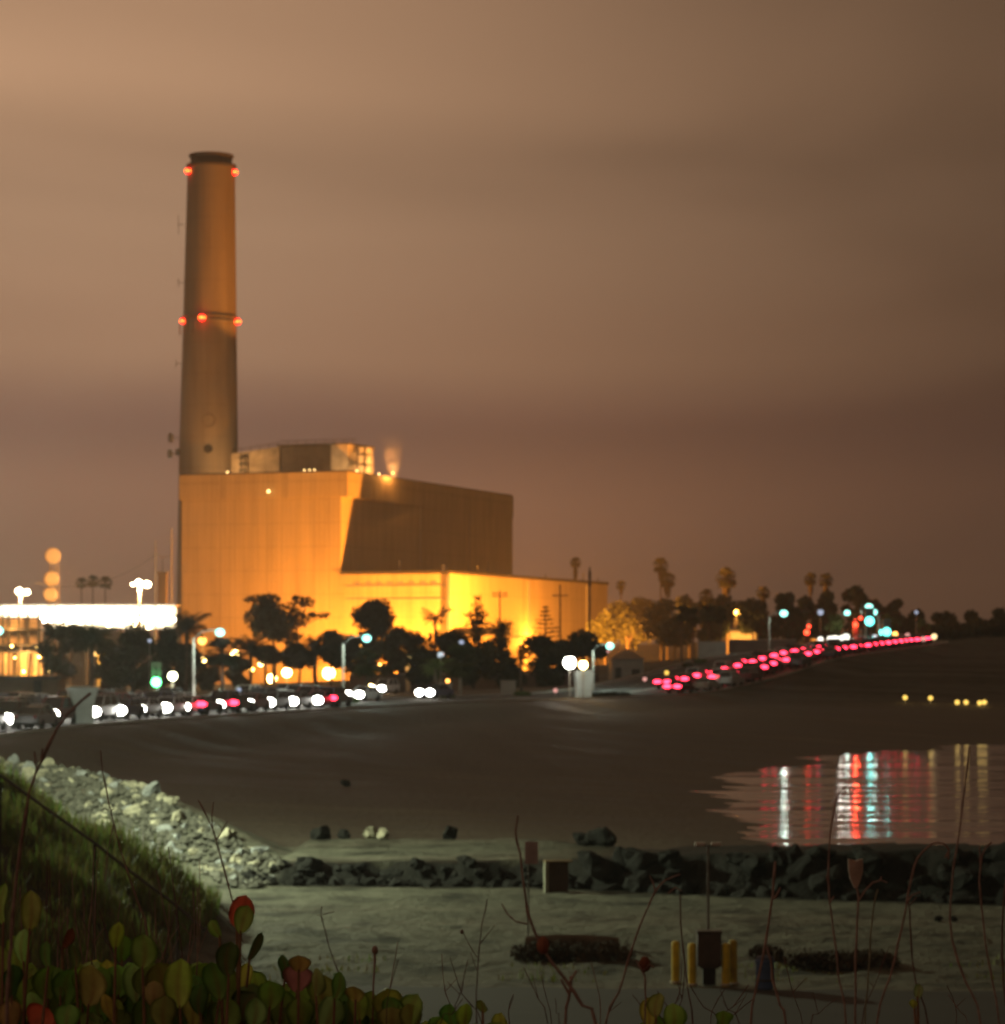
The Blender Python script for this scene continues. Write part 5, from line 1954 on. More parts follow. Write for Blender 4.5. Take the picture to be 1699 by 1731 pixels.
# pebbles and rubble between the boulders
pv, pf, k0 = [], [], 0
ico_v = np.array([(0, 0, 1), (.9, 0, .3), (.25, .85, .35), (-.75, .5, .3), (-.7, -.55, .35), (.3, -.85, .3), (0, 0, -.6)])
ico_f = [(0, 1, 2), (0, 2, 3), (0, 3, 4), (0, 4, 5), (0, 5, 1), (6, 2, 1), (6, 3, 2), (6, 4, 3), (6, 5, 4), (6, 1, 5)]
rb2 = np.random.default_rng(8)
rubble = MB()
cnt = 0
xs, ys = rb2.uniform(-23, -6, 30000), rb2.uniform(85, 128, 30000)
zs = hgt(xs, ys)
for x, y, z in zip(xs, ys, zs):
    px, py = CX + F * x / y, YH + (H - z) * F / y
    if cnt > 3400:
        break
    if inside(bank, px, py):
        s = rb2.uniform(.08, .28)
        a_ = rb2.uniform(0, 6.28)
        R2 = np.array([[math.cos(a_), -math.sin(a_), 0], [math.sin(a_), math.cos(a_), 0], [0, 0, 1]])
        rubble._add((ico_v * s * rb2.uniform(.7, 1.2, 3)) @ R2.T + (x, y, z + s * .1), ico_f)
        cnt += 1
o = rubble.build('rubble', mat('rubble_dark', (.07, .068, .055), .9, .4, 2))  # dark grey puts the shade of the gaps into the rubble colour
tag(o, 'loose rubble toned dark for shade, filling the gaps on the lamplit bank', 'rubble', kind='stuff')

# ------------------------------------------------------------------ grass on the mound
def tint_material(name, rough=.6, mid=False, trans=0.0):
    m = bpy.data.materials.new(name)
    m.use_nodes = True
    t = m.node_tree
    b = t.nodes['Principled BSDF']
    vc = N(t, 'ShaderNodeVertexColor', layer_name='tint')
    tcn = N(t, 'ShaderNodeTexCoord')
    nn = N(t, 'ShaderNodeTexNoise')
    L(t, tcn.outputs['Object'], nn.inputs['Vector'])
    nn.inputs['Scale'].default_value = 38 if mid else 2
    nn.inputs['Detail'].default_value = 4
    vm = N(t, 'ShaderNodeVectorMath', operation='SCALE')
    L(t, vc.outputs[0], vm.inputs[0])
    L(t, math_node(t, 'ADD', math_node(t, 'MULTIPLY', nn.outputs[0], .7), .65), vm.inputs['Scale'])
    L(t, vm.outputs[0], b.inputs['Base Color'])
    b.inputs['Roughness'].default_value = rough
    b.inputs['Specular IOR Level'].default_value = .3
    if trans:
        tr = N(t, 'ShaderNodeBsdfTranslucent')
        L(t, vm.outputs[0], tr.inputs[0])
        mx = N(t, 'ShaderNodeMixShader')
        mx.inputs[0].default_value = trans
        L(t, b.outputs[0], mx.inputs[1])
        L(t, tr.outputs[0], mx.inputs[2])
        L(t, mx.outputs[0], t.nodes['Material Output'].inputs[0])
    return m


grass_m = tint_material('grass_blades', .7, False, .22)
rg = np.random.default_rng(12)


def blades(n, xr, yr, hr, seed, cond):
    xs, ys = rg.uniform(*xr, n), rg.uniform(*yr, n)
    zs = hgt(xs, ys)
    k_ = cond(xs, ys, zs)
    xs, ys, zs = xs[k_], ys[k_], zs[k_]
    n = len(xs)
    clump = np.array([mnoise.noise(Vector((x * .7, y * .7, 0))) for x, y in zip(xs, ys)])
    h_ = rg.uniform(*hr, n) * np.clip(1 + 1.3 * clump, .25, 2.2)
    a_ = rg.uniform(0, 6.28, n)
    ln_ = rg.normal(0, .28, n) * h_
    w_ = rg.uniform(.012, .03, n)
    dx_, dy_ = np.cos(a_), np.sin(a_)
    base = np.stack([xs, ys, zs - .03], -1)
    side = np.stack([-dy_ * w_, dx_ * w_, np.zeros(n)], -1)
    midp = base + np.stack([dx_ * ln_ * .35, dy_ * ln_ * .35, h_ * .6], -1)
    tip = base + np.stack([dx_ * ln_, dy_ * ln_, h_], -1)
    Vv = np.stack([base - side, base + side, midp + side * .8, midp - side * .8, midp - side * .8, midp + side * .8, tip + side * .1, tip - side * .1], 1).reshape(-1, 3)
    Fq = np.arange(n * 8).reshape(-1, 4)
    g_ = rg.random(n)
    c_ = np.stack([.125 + .085 * g_, .17 + .06 * (1 - g_), .045 + .015 * g_, np.ones(n)], -1)
    dead = rg.random(n) < .12 + .25 * (clump < -.2)
    c_[dead] = (.14, .11, .06, 1)
    return fast_mesh('grass', Vv, Fq, grass_m, np.repeat(c_, 8, axis=0))


def on_mound(x, y, z):
    return (z > 1.35) & (x < -6.6) & (np.array([mnoise.noise(Vector((a * .55 + 9, b_ * .4, 3))) for a, b_ in zip(x, y)]) > -.22)


gme_ = blades(60000, (-19, -6.2), (50, 88), (.22, .6), 1, on_mound)
tag(link('mound_grass', gme_), 'shaggy green grass over the mound at left', 'grass', kind='stuff')
# sparse weeds on the lot sand where it meets the car park
gme_ = blades(2500, (-6, 20), (68.5, 74), (.06, .2), 2, lambda x, y, z: (z > .8) & (np.sin(x * 1.1) + np.sin(y * 2.3 + x) > .8))
tag(link('sand_weeds', gme_), 'sparse low weeds on the sand edge by the car park', 'grass', kind='stuff')

# cable running down the mound
pts = []
for px, py, Y in [(-30, 1290, 62), (0, 1310, 62), (80, 1368, 61), (160, 1425, 60), (230, 1480, 59.5), (300, 1532, 59), (345, 1572, 58.5)]:
    q = at(px, py, Y)
    pts.append(q)
o = thing('handrail', 'dark slanting handrail running down the grassy mound at left', 'handrail', tuple(pts[0]))
MB().tube([p_ - pts[0] for p_ in pts], .035, 7).build('rail', dark_metal, o)
for q in pts[1::2]:
    g = gz(q.x, q.y)
    MB().tube([(q.x - pts[0].x, q.y - pts[0].y, g - pts[0].z - .2), tuple(q - pts[0])], .03, 6).build('post', dark_metal, o)

# ------------------------------------------------------------------ things on the lot
yel = mat('bollard_yellow', (.55, .42, .03), .6, .2, 4)
yel2 = mat('bollard_worn', (.36, .26, .03), .7, .3, 4)


def gpoint(px, py, z=1.0):
    Y = (H - z) * F / (py - YH)
    return Vector((wx(px, Y), Y, z))


for px, py, h_, r_, m_, lab in [(1142, 1661, 1.0, .098, yel, 'yellow bollard standing alone left of the brown machine'), (1170, 1665, 1.0, .098, yel, 'yellow bollard touching the left side of the brown machine'),
                                (1227, 1665, 1.0, .098, yel, 'bright yellow bollard right of the brown machine'), (1239, 1663, 1.05, .105, yel2, 'darker worn yellow bollard behind the bright right hand one')]:
    p_ = gpoint(px, py, 1.03)
    o = thing('bollard', lab, 'bollard', p_, 0, 'yellow bollards around the brown machine')
    MB().lathe([(r_, -.2), (r_, h_ * .93), (r_ * .85, h_ * .98), (r_ * .4, h_)], 16).build('post', m_, o, smooth=False)
    MB().lathe([(r_ * 1.5, 0), (r_ * 1.5, .03), (r_ * 1.02, .04)], 16).build('base_collar', concrete, o)
p_ = gpoint(1199, 1665, 1.03)
o = thing('pay_machine', 'dark brown box machine on a narrow pedestal between the yellow bollards', 'machine', p_)
brown = mat('brown_steel', (.05, .035, .028), .6, .2, 2)
k_ = p_.y / F
MB().box((0, .1, 28 * k_ / 2), (22 * k_, .24, 28 * k_)).build('pedestal', mat('black_steel', (.012, .011, .01), .6), o)
MB().box((0, .1, 28 * k_ + .03), (32 * k_, .34, .06)).build('shelf', brown, o)
MB().box((0, .1, 31 * k_ + 29 * k_), (40 * k_, .42, 57 * k_)).build('cabinet', brown, o)
dd = MB()
for sx in (-1, 1):
    dd.box((sx * 9.6 * k_, -.118, 60 * k_), (18 * k_, .012, 52 * k_))
dd.build('door', mat('brown_door', (.06, .04, .032), .5), o)
MB().box((0, .1, 88.5 * k_ + .02), (43 * k_, .47, .05)).build('lid', brown, o)
p_ = gpoint(1293, 1672, 1.03)
o = thing('litter_bin', 'dull blue round litter bin on the lot right of the yellow bollards', 'bin', p_)
blue = mat('bin_blue', (.05, .09, .20), .6, .25, 3)
MB().lathe([(.19, 0), (.215, .05), (.22, .62), (.235, .64), (.235, .68), (.22, .70)], 20).build('drum', blue, o)
MB().lathe([(.225, .70), (.20, .76), (.08, .80), (.001, .81)], 20).build('lid', mat('bin_lid', (.03, .045, .09), .6), o)
MB().lathe([(.228, .2), (.236, .21), (.236, .23), (.228, .24)], 20).build('band', dark_metal, o)
p_ = gpoint(1197, 1640, 1.03)
o = thing('lamp_post', 'unlit thin post with a double head above the brown machine', 'lamp post', p_)
zt = H + (YH - 1428) * p_.y / F - p_.z
MB().tube([(0, 0, -.2), (0, 0, zt)], [.04, .03], 8).build('pole', mat('dull_pole', (.12, .11, .10), .6), o)
for sx in (-1, 1):
    MB().box((sx * .2, 0, zt + .02), (.24, .16, .08)).build('lamp_head', mat('dull_head', (.42, .36, .33), .6), o)
MB().tube([(-.3, 0, zt - .02), (.3, 0, zt - .02)], .02, 6).build('arm', dark_metal, o)
p_ = at(943, 1502, 94.0)
p_.z = 1.0
o = thing('sign_board', 'boxy brown board with a pale edge and top, before the dark rock wall', 'sign', p_, math.radians(8))
MB().box((0, 0, .5), (.66, .25, 1.0)).build('panel', mat('board_brown', (.05, .025, .017), .8, .25, 2), o)
MB().box((-.40, -.03, .5), (.12, .34, 1.04)).build('side_post', mat('board_pale', (.20, .20, .15), .8, .2, 3), o)
MB().box((.0, -.03, 1.04), (.92, .36, .06)).build('top_board', mat('board_top', (.16, .11, .06), .8, .2, 3), o)
p_ = gpoint(893, 1592, 1.0)
o = thing('sign', 'small pinkish sign on a thin post left of the boxy board', 'sign', p_)
zt = H + (YH - 1422) * p_.y / F - p_.z
MB().tube([(0, 0, -.2), (0, 0, zt - .1)], .025, 6).build('post', mat('sign_post', (.10, .10, .09), .7), o)
MB().box((.09, -.04, zt - .32), (.36, .02, .62)).build('panel', mat('sign_pink', (.30, .22, .23), .7, .2, 3), o)

# low scrub mats
scrub = mat('scrub_brown', (.05, .035, .02), .9, .5, 1.2)
for i, (px0, px1, yt, yb, lab) in enumerate([(868, 1072, 1582, 1628, 'long low brown scrub mat on the sand left of the bollards'), (1332, 1520, 1600, 1640, 'low brown scrub mat on the sand right of the blue bin'),
                                             (1270, 1325, 1595, 1628, 'small low scrub tuft behind the blue bin')]):
    q = gpoint((px0 + px1) / 2, yb - 2, 1.0)
    o = thing('scrub_mat', lab, 'shrub', q)
    k_ = q.y / F
    hw = (px1 - px0) / 2 * k_
    hh = (yb - yt) * k_ * .75
    r_ = random.Random(i + 3)
    bl = []
    for j in range(9):
        u_ = -1 + 2 * j / 8
        bl.append((u_ * hw * .85, r_.uniform(-.1, .5), hh * .42, hw * .2, .5, hh * (.55 if abs(u_) < .9 else .4)))
    link('foliage', leaf_cloud(bl, 3200, .055, 300 + i, scrub), o)
    tw = MB()
    for j in range(26):
        x_ = r_.uniform(-hw, hw)
        tw.tube([(x_, r_.uniform(0, .4), -.05), (x_ + r_.uniform(-.2, .2), r_.uniform(-.1, .4), hh * r_.uniform(.6, 1.2))], .012, 4)
    tw.build('stem', bark_m, o)
q = gpoint(975, 1622, 1.0)
o = thing('timber_log', 'dark old timber lying along the back of the long scrub mat', 'log', (q.x, q.y + 1.6, 1.0), math.radians(-2))
MB().tube([(-1.3, 0, .3), (-.5, .02, .33), (.4, -.02, .32), (1.15, 0, .29)], [.15, .17, .165, .14], 10).build('log_body', bark_m, o)
MB().tube([(-1.32, 0, .3), (-1.27, 0, .3)], .13, 10).build('cut_end', mat('cut_wood', (.16, .11, .07), .8), o)
MB().tube([(-.9, 0, -.05), (-.9, 0, .3)], .12, 8).build('prop', bark_m, o)
MB().tube([(.9, 0, -.05), (.9, 0, .3)], .12, 8).build('prop', bark_m, o)

# ------------------------------------------------------------------ foreground succulents and dry stalks on the bluff edge
leaf_tint = tint_material('succulent_leaf', .45, True, .32)
stem_m = mat('plant_stem', (.20, .11, .07), .7, .3, 30)
stalk_m = mat('dry_stalk', (.23, .155, .14), .8, .35, 40, .4, 120, bdist=.002)
stalk_dk = mat('dark_stalk', (.12, .07, .065), .8, .35, 40, .4, 120, bdist=.002)
PAL = {'green': (.10, .20, .05), 'pale': (.18, .27, .10), 'olive': (.155, .215, .055), 'yellow': (.25, .285, .065), 'tan': (.24, .225, .085), 'red': (.36, .085, .06), 'dred': (.13, .045, .04),
       'mauve': (.23, .125, .125), 'dk': (.065, .115, .04), 'orange': (.27, .19, .06)}
GB0 = 7.7


def add_leaf(mb, base, up, face, ln, wd, tint, cup=.12):
    bend = rl2.uniform(-.12, .32)
    twist = rl2.uniform(-.5, .5)
    wave, wph = rl2.uniform(0, .07), rl2.uniform(0, 6.28)
    sk_ = rl2.uniform(-.10, .10)
    bot = rl2.uniform(.95, 1.4)
    """fleshy paddle leaf: base point, direction to the tip, normal of the blade"""
    up = up.normalized()
    side = up.cross(face).normalized()
    nrm = side.cross(up).normalized()
    nu, nv = 9, 6
    rows = []
    for s_ in (1, -1):
        for i in range(nu + 1):
            t_ = i / nu
            prof = (math.sin(math.pi * t_ ** bot) ** .5) * (.8 + .2 * t_) if 0 < t_ < 1 else 0.02
            th = wd * .05 * math.sin(math.pi * min(1, t_ * .96 + .02))
            for j in range(nv + 1):
                u_ = -1 + 2 * j / nv
                e = math.sqrt(max(0, 1 - u_ * u_))
                p_ = base + up * (ln * t_) + side * (u_ * prof * wd / 2) + nrm * (cup * wd * (u_ * u_ - .3) * prof + bend * ln * t_ * t_ + twist * u_ * t_ * prof * wd * .3 + wave * wd * math.sin(9 * t_ + wph + 2 * u_) * u_ * u_ + s_ * th * e * prof) + side * sk_ * ln * math.sin(math.pi * t_)
                mid_ = max(0, 1 - abs(u_) * 3.2) * (1 - t_ * .75)
                edge = abs(u_) ** 6 * .5
                rows.append((p_, tuple(tint[c] * (1 - .35 * edge) + mid_ * ((.30, .10, .05)[c] - tint[c]) * .6 for c in range(3)) + (1,)))
    b = len(mb.v)
    for p_, c_ in rows:
        mb.v.append(tuple(p_))
        mb.c.append(c_)
    off = (nu + 1) * (nv + 1)
    for i in range(nu):
        for j in range(nv):
            a_ = i * (nv + 1) + j
            q_ = (a_, a_ + 1, a_ + nv + 2, a_ + nv + 1)
            mb.f.append(tuple(b + k for k in q_[::-1]))
            mb.f.append(tuple(b + off + k for k in q_))
    # rim
    for i in range(nu):
        for j in (0, nv):
            a_ = i * (nv + 1) + j
            mb.f.append((b + a_, b + a_ + nv + 1, b + off + a_ + nv + 1, b + off + a_))


LEAVES = [(50, 1540, 30, 58, 'olive', 0), (41, 1600, 25, 50, 'pale', 3), (80, 1615, 14, 40, 'green', -8), (113, 1587, 12, 34, 'dred', 25), (199, 1583, 20, 40, 'yellow', 12),
          (241, 1609, 40, 50, 'green', 0), (208, 1605, 22, 40, 'green', 8), (155, 1666, 38, 62, 'tan', 10), (200, 1658, 38, 48, 'pale', 0), (305, 1663, 38, 70, 'yellow', 0), (368, 1658, 34, 58, 'green', -6),
          (387, 1622, 30, 50, 'dk', 0), (406, 1541, 34, 48, 'red', 14), (414, 1555, 28, 42, 'olive', 20), (365, 1571, 14, 30, 'olive', -30), (431, 1600, 12, 46, 'dk', 24), (413, 1653, 18, 44, 'yellow', 6),
          (263, 1682, 34, 42, 'tan', -5), (279, 1712, 36, 50, 'olive', 0), (190, 1706, 22, 52, 'yellow', -10), (114, 1722, 36, 42, 'green', 5), (70, 1722, 46, 36, 'red', 40), (19, 1718, 30, 44, 'tan', 0),
          (228, 1703, 30, 50, 'green', 10), (325, 1712, 30, 50, 'yellow', 0), (480, 1636, 14, 38, 'dk', -4), (505, 1629, 30, 26, 'orange', 0), (502, 1655, 38, 40, 'mauve', 0), (537, 1660, 22, 42, 'olive', 10),
          (549, 1677, 38, 46, 'olive', 0), (571, 1668, 22, 44, 'green', 15), (601, 1680, 26, 26, 'orange', 0), (608, 1701, 30, 46, 'olive', 0), (650, 1696, 40, 46, 'yellow', 0), (507, 1714, 38, 46, 'olive', 0),
          (456, 1682, 36, 42, 'olive', 0), (662, 1722, 40, 34, 'tan', 0), (765, 1717, 24, 36, 'green', 0), (786, 1717, 22, 36, 'yellow', 0), (816, 1701, 16, 22, 'olive', 0),
          (1098, 1712, 26, 44, 'yellow', 0), (1112, 1700, 20, 36, 'olive', 12), (1137, 1720, 32, 40, 'olive', 0), (1220, 1724, 22, 26, 'olive', 0), (1553, 1676, 12, 24, 'pale', 10), (1545, 1697, 8, 14, 'yellow', -10),
          (6, 1528, 16, 60, 'olive', 0), (22, 1660, 24, 50, 'dk', 8), (100, 1662, 22, 44, 'green', -6), (128, 1618, 16, 36, 'dk', 0), (340, 1690, 26, 46, 'dk', 5), (395, 1700, 34, 46, 'green', -4), (430, 1712, 30, 44, 'pale', 6)]
rl2 = random.Random(77)
LV = [(a, b_, c_, d_, e_, f_, 1) for a, b_, c_, d_, e_, f_ in LEAVES]
for i in range(300):
    px = rl2.uniform(-10, 440) if i < 235 else rl2.uniform(440, 700)
    lo = 1655 if px < 440 else 1690 + (px - 440) * .05
    py = rl2.uniform(lo, 1775)
    if px < 120 and rl2.random() < .4:
        py = rl2.uniform(1620, 1760)
    LV.append((px, py, rl2.uniform(26, 46), rl2.uniform(40, 66), rl2.choice(['dk', 'green', 'olive', 'olive', 'pale', 'yellow', 'pale', 'yellow', 'olive']), rl2.uniform(-25, 25), 0))
for i in range(16):
    LV.append((rl2.uniform(700, 860), rl2.uniform(1722, 1765), rl2.uniform(14, 26), rl2.uniform(26, 40), rl2.choice(['olive', 'green', 'yellow']), rl2.uniform(-25, 25), 0))
for i in range(10):
    LV.append((rl2.uniform(1080, 1240), rl2.uniform(1730, 1765), rl2.uniform(14, 26), rl2.uniform(26, 40), rl2.choice(['olive', 'green', 'dk']), rl2.uniform(-25, 25), 0))
cent = [(10, 'olive leaved succulent cut by the left edge'), (65, 'succulent with a big red leaf low at left'), (125, 'leafy succulent with a small dark red leaf'), (185, 'succulent with tan and pale paddle leaves'),
        (240, 'succulent topped by a broad green leaf'), (305, 'succulent with the largest upright yellow leaf'), (365, 'green leaved succulent left of the red topped one'), (412, 'succulent topped by one upright red leaf'),
        (470, 'olive succulent left of the mauve leaved one'), (512, 'succulent with a mauve leaf and an orange one'), (560, 'olive and green succulent right of the mauve leaved one'), (610, 'succulent with a rusty orange leaf'),
        (655, 'succulent with a wide yellow leaf, right end of the clump'), (780, 'small succulent with paired green and yellow leaves at the bottom edge'), (830, 'tiny succulent with a single olive leaf at the bottom edge'),
        (1115, 'small yellow green succulent at the bottom, below the bollards'), (1220, 'tiny succulent tip at the bottom edge below the bin'), (1550, 'little yellow green sprig near the right bottom corner')]
bins = {c_: [] for c_, _ in cent}
for lv in LV:
    c_ = min(bins, key=lambda q: abs(q - lv[0]))
    bins[c_].append(lv)
for ci, (c_, lab) in enumerate(cent):
    Yc = 7.0
    o = thing('succulent_plant', lab, 'plant', (wx(c_, Yc), Yc, GB0), 0, 'succulents on the bluff edge')
    lb, sb = MB(), MB()
    lb.tint = None
    for px, py, w_, h_, colr, tilt, exp in bins[c_]:
        Y = Yc + (rl2.uniform(-.25, .05) if exp else rl2.uniform(-.1, .5))
        k_ = Y / F
        top = at(px, py, Y) - o.location
        ln_, wd = h_ * k_ * 1.2, max(w_, 12) * k_ * 1.42
        tl = math.radians(tilt)
        up = Vector((math.sin(tl), rl2.uniform(-.25, .25), math.cos(tl)))
        yaw = rl2.uniform(-.5, .5) if w_ > 24 else rl2.choice((-1, 1)) * rl2.uniform(.5, .9)
        face = Vector((math.sin(yaw), -math.cos(yaw), rl2.uniform(-.1, .45)))
        wd2 = wd / max(.45, math.cos(yaw))
        tint = tuple(min(.85, v * rl2.uniform(2.0, 2.8)) for v in PAL[colr])
        base = top - up.normalized() * ln_ * .5
        add_leaf(lb, base, up, face, ln_, wd2, tint, rl2.choice((.12, .16, -.1)))
        foot = Vector((base.x * .55 + rl2.uniform(-.03, .03), base.y + rl2.uniform(-.04, .08), -.02))
        sb.tube([foot, foot.lerp(base, .6) + Vector((rl2.uniform(-.015, .015), .0, -.01)), base + up * .008], [.007, .005, .003], 5)
    if not lb.v:
        continue
    link('leaves', lb.mesh('leaves', leaf_tint, True), o)
    sb.build('stem', stem_m, o)


def stalk(label, px_pts, Y, w0, w1, branches=(), m=stalk_m, group=None, bud=None, knob=True):
    """w0, w1: width in photo pixels at foot and tip"""
    k_ = Y / F
    rs = random.Random(int(px_pts[0][0] * 13 + px_pts[-1][1]))
    P = [at(x, y, Y) for x, y in px_pts]
    foot = Vector((P[0].x, Y + .02, GB0))
    o = thing('dry_stalk', label, 'dry stalk', foot, 0, group)
    pts = [foot] + P if P[0].z > GB0 + .05 else P
    # resample with small kinks
    c_ = catmull([tuple(p_) for p_ in pts], .035)
    n = len(c_)
    pp, rad = [], []
    for i, q in enumerate(c_):
        t_ = i / max(1, n - 1)
        pp.append(Vector(q) - foot + Vector((rs.uniform(-1, 1), rs.uniform(-1, 1), 0)) * .0012)
        rad.append((w0 * .72 + (w1 * .8 - w0 * .72) * t_) * k_ / 2 * (1 + (.28 if knob and i % 5 == 0 else 0) + rs.uniform(-.08, .08)))
    MB().tube(pp, rad, 6).build('stalk', m, o)
    for br in branches:
        B = [at(x, y, Y - .01) - foot for x, y in br]
        nb = len(B)
        MB().tube(B, [max(.5, w1 * .9) * k_ / 2 * (1 - .35 * i / (nb - 1)) for i in range(nb)], 5).build('twig', m, o)
    if bud:
        bx, by, bs, bm_ = bud
        q = at(bx, by, Y) - foot
        MB().ball((q.x, q.y, q.z), bs * k_ / 2, 8, 6, 1.4).build('bud', bm_, o)
    return o


stalk('thick reddish stalk leaning right across the flared pillar at far left', [(12, 1740), (18, 1600), (28, 1480), (50, 1340), (66, 1295), (98, 1228), (125, 1196), (153, 1172)], 6.2, 13, 5, [[(56, 1325), (62, 1300), (58, 1270)], [(70, 1285), (72, 1265)]])
stalk('tall reddish stalk leaning left over the lamplit rocks', [(250, 1600), (238, 1540), (215, 1470), (196, 1410), (183, 1355), (174, 1305), (170, 1268)], 7.3, 8, 2.5, [[(184, 1370), (176, 1366), (172, 1370)], [(186, 1372), (194, 1366)], [(192, 1395), (182, 1440), (178, 1490)]])
stalk('reddish forked stalk rising from the red topped succulent', [(407, 1660), (404, 1580), (395, 1530), (378, 1468), (366, 1420), (352, 1385), (335, 1352)], 7.1, 7, 3, [[(366, 1420), (376, 1402), (385, 1388)], [(360, 1405), (358, 1380), (361, 1355)], [(405, 1610), (420, 1630), (432, 1600)]])
stalk('thin dark stalk with a tiny hooked tip, alone on the lit sand', [(590, 1700), (575, 1650), (563, 1620), (550, 1575), (543, 1548), (544, 1532)], 7.0, 3.2, 2, [[(544, 1548), (535, 1547)], [(546, 1546), (565, 1541)]], stalk_dk)
stalk('long thick reddish stalk curving up left of the boxy board', [(1010, 1745), (985, 1700), (955, 1655), (915, 1600), (893, 1545), (885, 1490), (878, 1440), (872, 1405), (876, 1378)], 6.4, 13, 3.5, [[(893, 1562), (872, 1558), (858, 1545), (848, 1528)]], bud=(918, 1598, 22, mat('stalk_swelling', (.2, .075, .05), .8)))
stalk('dark forked twig in the middle of the lit sand', [(806, 1740), (806, 1660), (810, 1610), (816, 1560), (824, 1520)], 7.0, 4, 2, [[(806, 1618), (792, 1595), (782, 1574)], [(812, 1595), (824, 1580), (836, 1564)], [(806, 1640), (796, 1610)]], stalk_dk, bud=(781, 1575, 6, stalk_dk))
stalk('slim stalk with a bent forked tip left of the double head post', [(1020, 1745), (1045, 1680), (1070, 1600), (1094, 1535), (1108, 1508), (1125, 1488), (1150, 1478)], 6.8, 5, 3.5, [[(1108, 1508), (1104, 1492), (1098, 1480)], [(1130, 1510), (1142, 1500), (1152, 1506)]])
stalk('thin straight dark stalk just left of the bollards', [(1172, 1745), (1162, 1670), (1155, 1610), (1150, 1560), (1150, 1512)], 6.9, 4, 3, (), stalk_dk)
stalk('upright knobbly stalk behind the blue bin', [(1268, 1745), (1283, 1650), (1294, 1590), (1304, 1530), (1307, 1500), (1311, 1456)], 6.9, 5, 5, [[(1309, 1520), (1317, 1506), (1319, 1500)]])
stalk('stalk with a tip bent right in front of the water', [(1430, 1740), (1418, 1650), (1410, 1580), (1403, 1525), (1400, 1480), (1404, 1410), (1411, 1362), (1420, 1340), (1433, 1327)], 6.7, 5, 3.5, [[(1403, 1525), (1410, 1515)], [(1402, 1500), (1397, 1480)]])
o = stalk('stalk carrying one pale papery pod before the rock wall', [(1446, 1745), (1446, 1650), (1449, 1560), (1451, 1520), (1448, 1500)], 6.8, 7, 4, [[(1452, 1522), (1462, 1506), (1475, 1492), (1490, 1488), (1500, 1492)], [(1488, 1488), (1490, 1482)]])
pod = MB()
k_ = 6.8 / F
q = at(1448, 1502, 6.8) - o.location
prof = [(-2, 0), (-9, 14), (-12, 28), (-13, 49), (0, 46), (12, 49), (12, 28), (8, 14), (2, 0)]
pod._add([(q.x + x * k_, -.012 + abs(x) * k_ * .2, q.z + z * k_) for x, z in prof] + [(q.x + x * k_ * .95, .014 - abs(x) * k_ * .2, q.z + z * k_) for x, z in prof],
         [tuple(range(9)), tuple(range(17, 8, -1))] + [(i, 9 + i, 9 + (i + 1) % 9, (i + 1) % 9) for i in range(9)])
pod.build('pod', mat('pod_paper', (.30, .23, .20), .85, .25, 20), o)
stalk('thin pale green stalk right of the papery pod', [(1462, 1745), (1468, 1650), (1472, 1580), (1478, 1530), (1484, 1504)], 6.8, 4, 3.5, (), mat('pale_stalk', (.18, .17, .12), .8, .3, 40))
stalk('tall stalk curling over into a hook at its tip', [(1480, 1745), (1505, 1650), (1524, 1570), (1536, 1510), (1545, 1465), (1560, 1440), (1578, 1426), (1594, 1426), (1604, 1438), (1602, 1452)], 6.7, 5, 4, [[(1534, 1524), (1542, 1513), (1556, 1508)], [(1603, 1440), (1597, 1450)]])
stalk('slanting thin stalk right of the hooked one', [(1570, 1745), (1548, 1660), (1540, 1590), (1538, 1540), (1532, 1515)], 6.9, 5, 3, [[(1538, 1530), (1550, 1516)]], stalk_dk)
stalk('tall straight stalk crossing the water near the right edge', [(1660, 1745), (1632, 1660), (1610, 1590), (1607, 1520), (1613, 1460), (1624, 1390), (1632, 1320), (1639, 1262)], 6.6, 6, 3.5)
stalk('short forked stalk near the right edge with a tip bent right', [(1690, 1745), (1670, 1620), (1660, 1540), (1656, 1490), (1660, 1445), (1676, 1424)], 6.8, 4.5, 4, [[(1658, 1470), (1656, 1430)]])
stalk('dim stalk cut by the right edge', [(1702, 1745), (1694, 1620), (1696, 1540), (1702, 1480)], 6.9, 4.5, 4, (), stalk_dk)
stalk('short pinkish stalk with a blunt bud on the lit sand edge', [(630, 1745), (631, 1690), (633, 1640), (634, 1608)], 7.0, 4, 4, (), mat('pink_stalk', (.26, .11, .11), .8), bud=(634, 1606, 11, stalk_m))
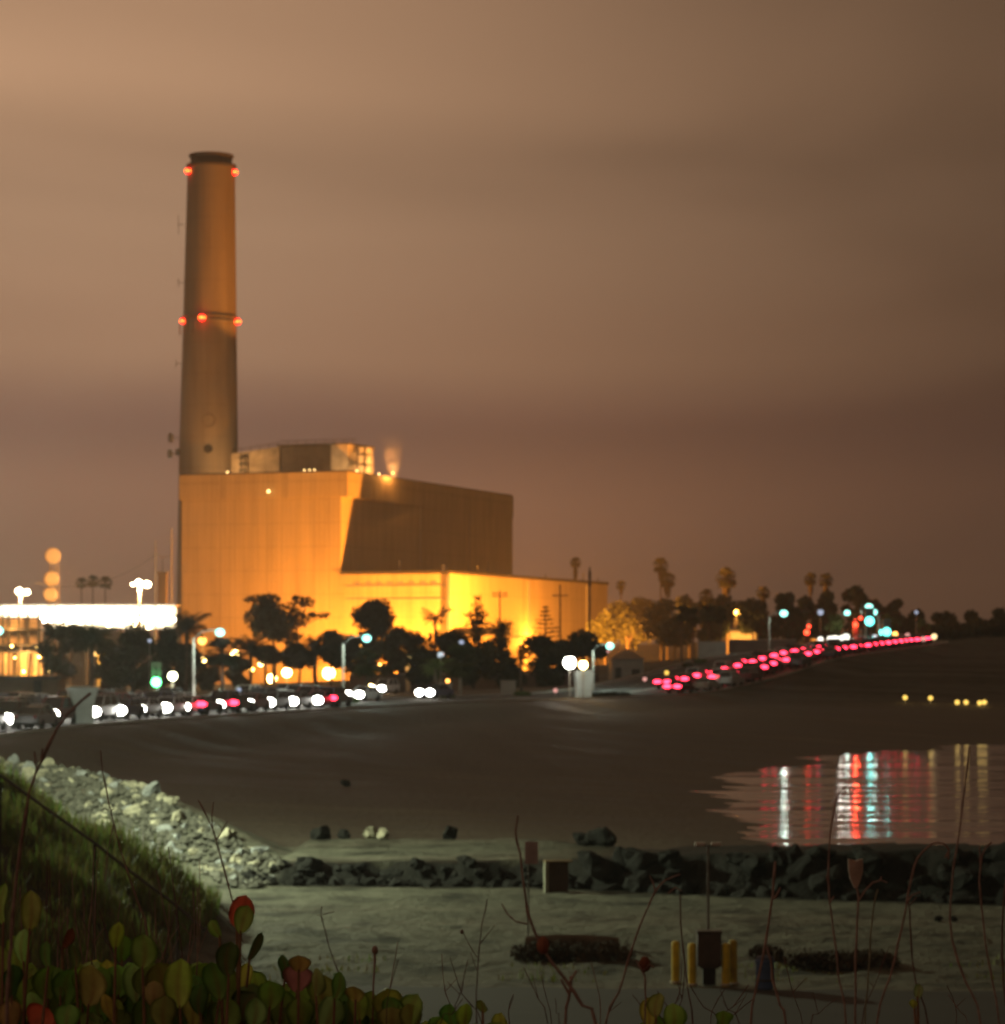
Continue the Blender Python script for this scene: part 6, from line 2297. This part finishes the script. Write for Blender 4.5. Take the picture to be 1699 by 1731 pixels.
stalk('reddish stem with a crumpled seed head below the bare sand, left of the bollards', [(1090, 1745), (1092, 1690), (1090, 1655), (1088, 1635)], 6.8, 5, 4, [[(1088, 1640), (1098, 1630), (1106, 1636)], [(1090, 1650), (1080, 1632), (1076, 1622)]], bud=(1090, 1630, 20, mat('seed_head', (.16, .055, .035), .9)))
stalk('short bent reddish stem beside the blue bin', [(1330, 1745), (1318, 1700), (1306, 1655), (1303, 1625), (1296, 1600)], 6.7, 7, 5)
stalk('bunched reddish twig at the bottom under the boxy board', [(955, 1745), (962, 1690), (966, 1650)], 6.6, 8, 6, [[(964, 1660), (975, 1640)], [(962, 1680), (948, 1655)]])
rt2 = random.Random(9)
for i in range(30):
    x0_ = rt2.uniform(30, 345)
    x1_ = x0_ + rt2.uniform(-45, 45)
    yt = rt2.uniform(1430, 1600)
    y0_ = rt2.uniform(1660, 1740)
    xm = (x0_ + x1_) / 2 + rt2.uniform(-10, 10)
    br = [[(xm, (y0_ + yt) / 2), (xm + rt2.uniform(-25, 25), (y0_ + yt) / 2 - rt2.uniform(25, 60))]] if rt2.random() < .6 else ()
    stalk('thin reddish stem in the tangle above the succulents at left', [(x0_, y0_), (xm, (y0_ + yt) / 2), (x1_, yt)], rt2.uniform(7.0, 8.4), rt2.uniform(2.5, 6), 2, br, rt2.choice((stalk_m, stalk_dk)), 'thin stems in the tangle at left')
for i in range(26):
    x0_ = rt2.uniform(640, 1695)
    x1_ = x0_ + rt2.uniform(-60, 60)
    yt = rt2.uniform(1590, 1690)
    xm = (x0_ + x1_) / 2 + rt2.uniform(-10, 10)
    br = [[(xm, (1740 + yt) / 2), (xm + rt2.uniform(-25, 25), (1740 + yt) / 2 - rt2.uniform(15, 40))]] if rt2.random() < .7 else ()
    stalk('thin dim stem rising over the dark lot along the bottom edge', [(x0_, 1740), (xm, (1740 + yt) / 2), (x1_, yt)], rt2.uniform(6.8, 8.0), rt2.uniform(2.5, 4.5), 1.6, br, rt2.choice((stalk_m, stalk_dk, stalk_dk)), 'thin dim stems along the bottom')
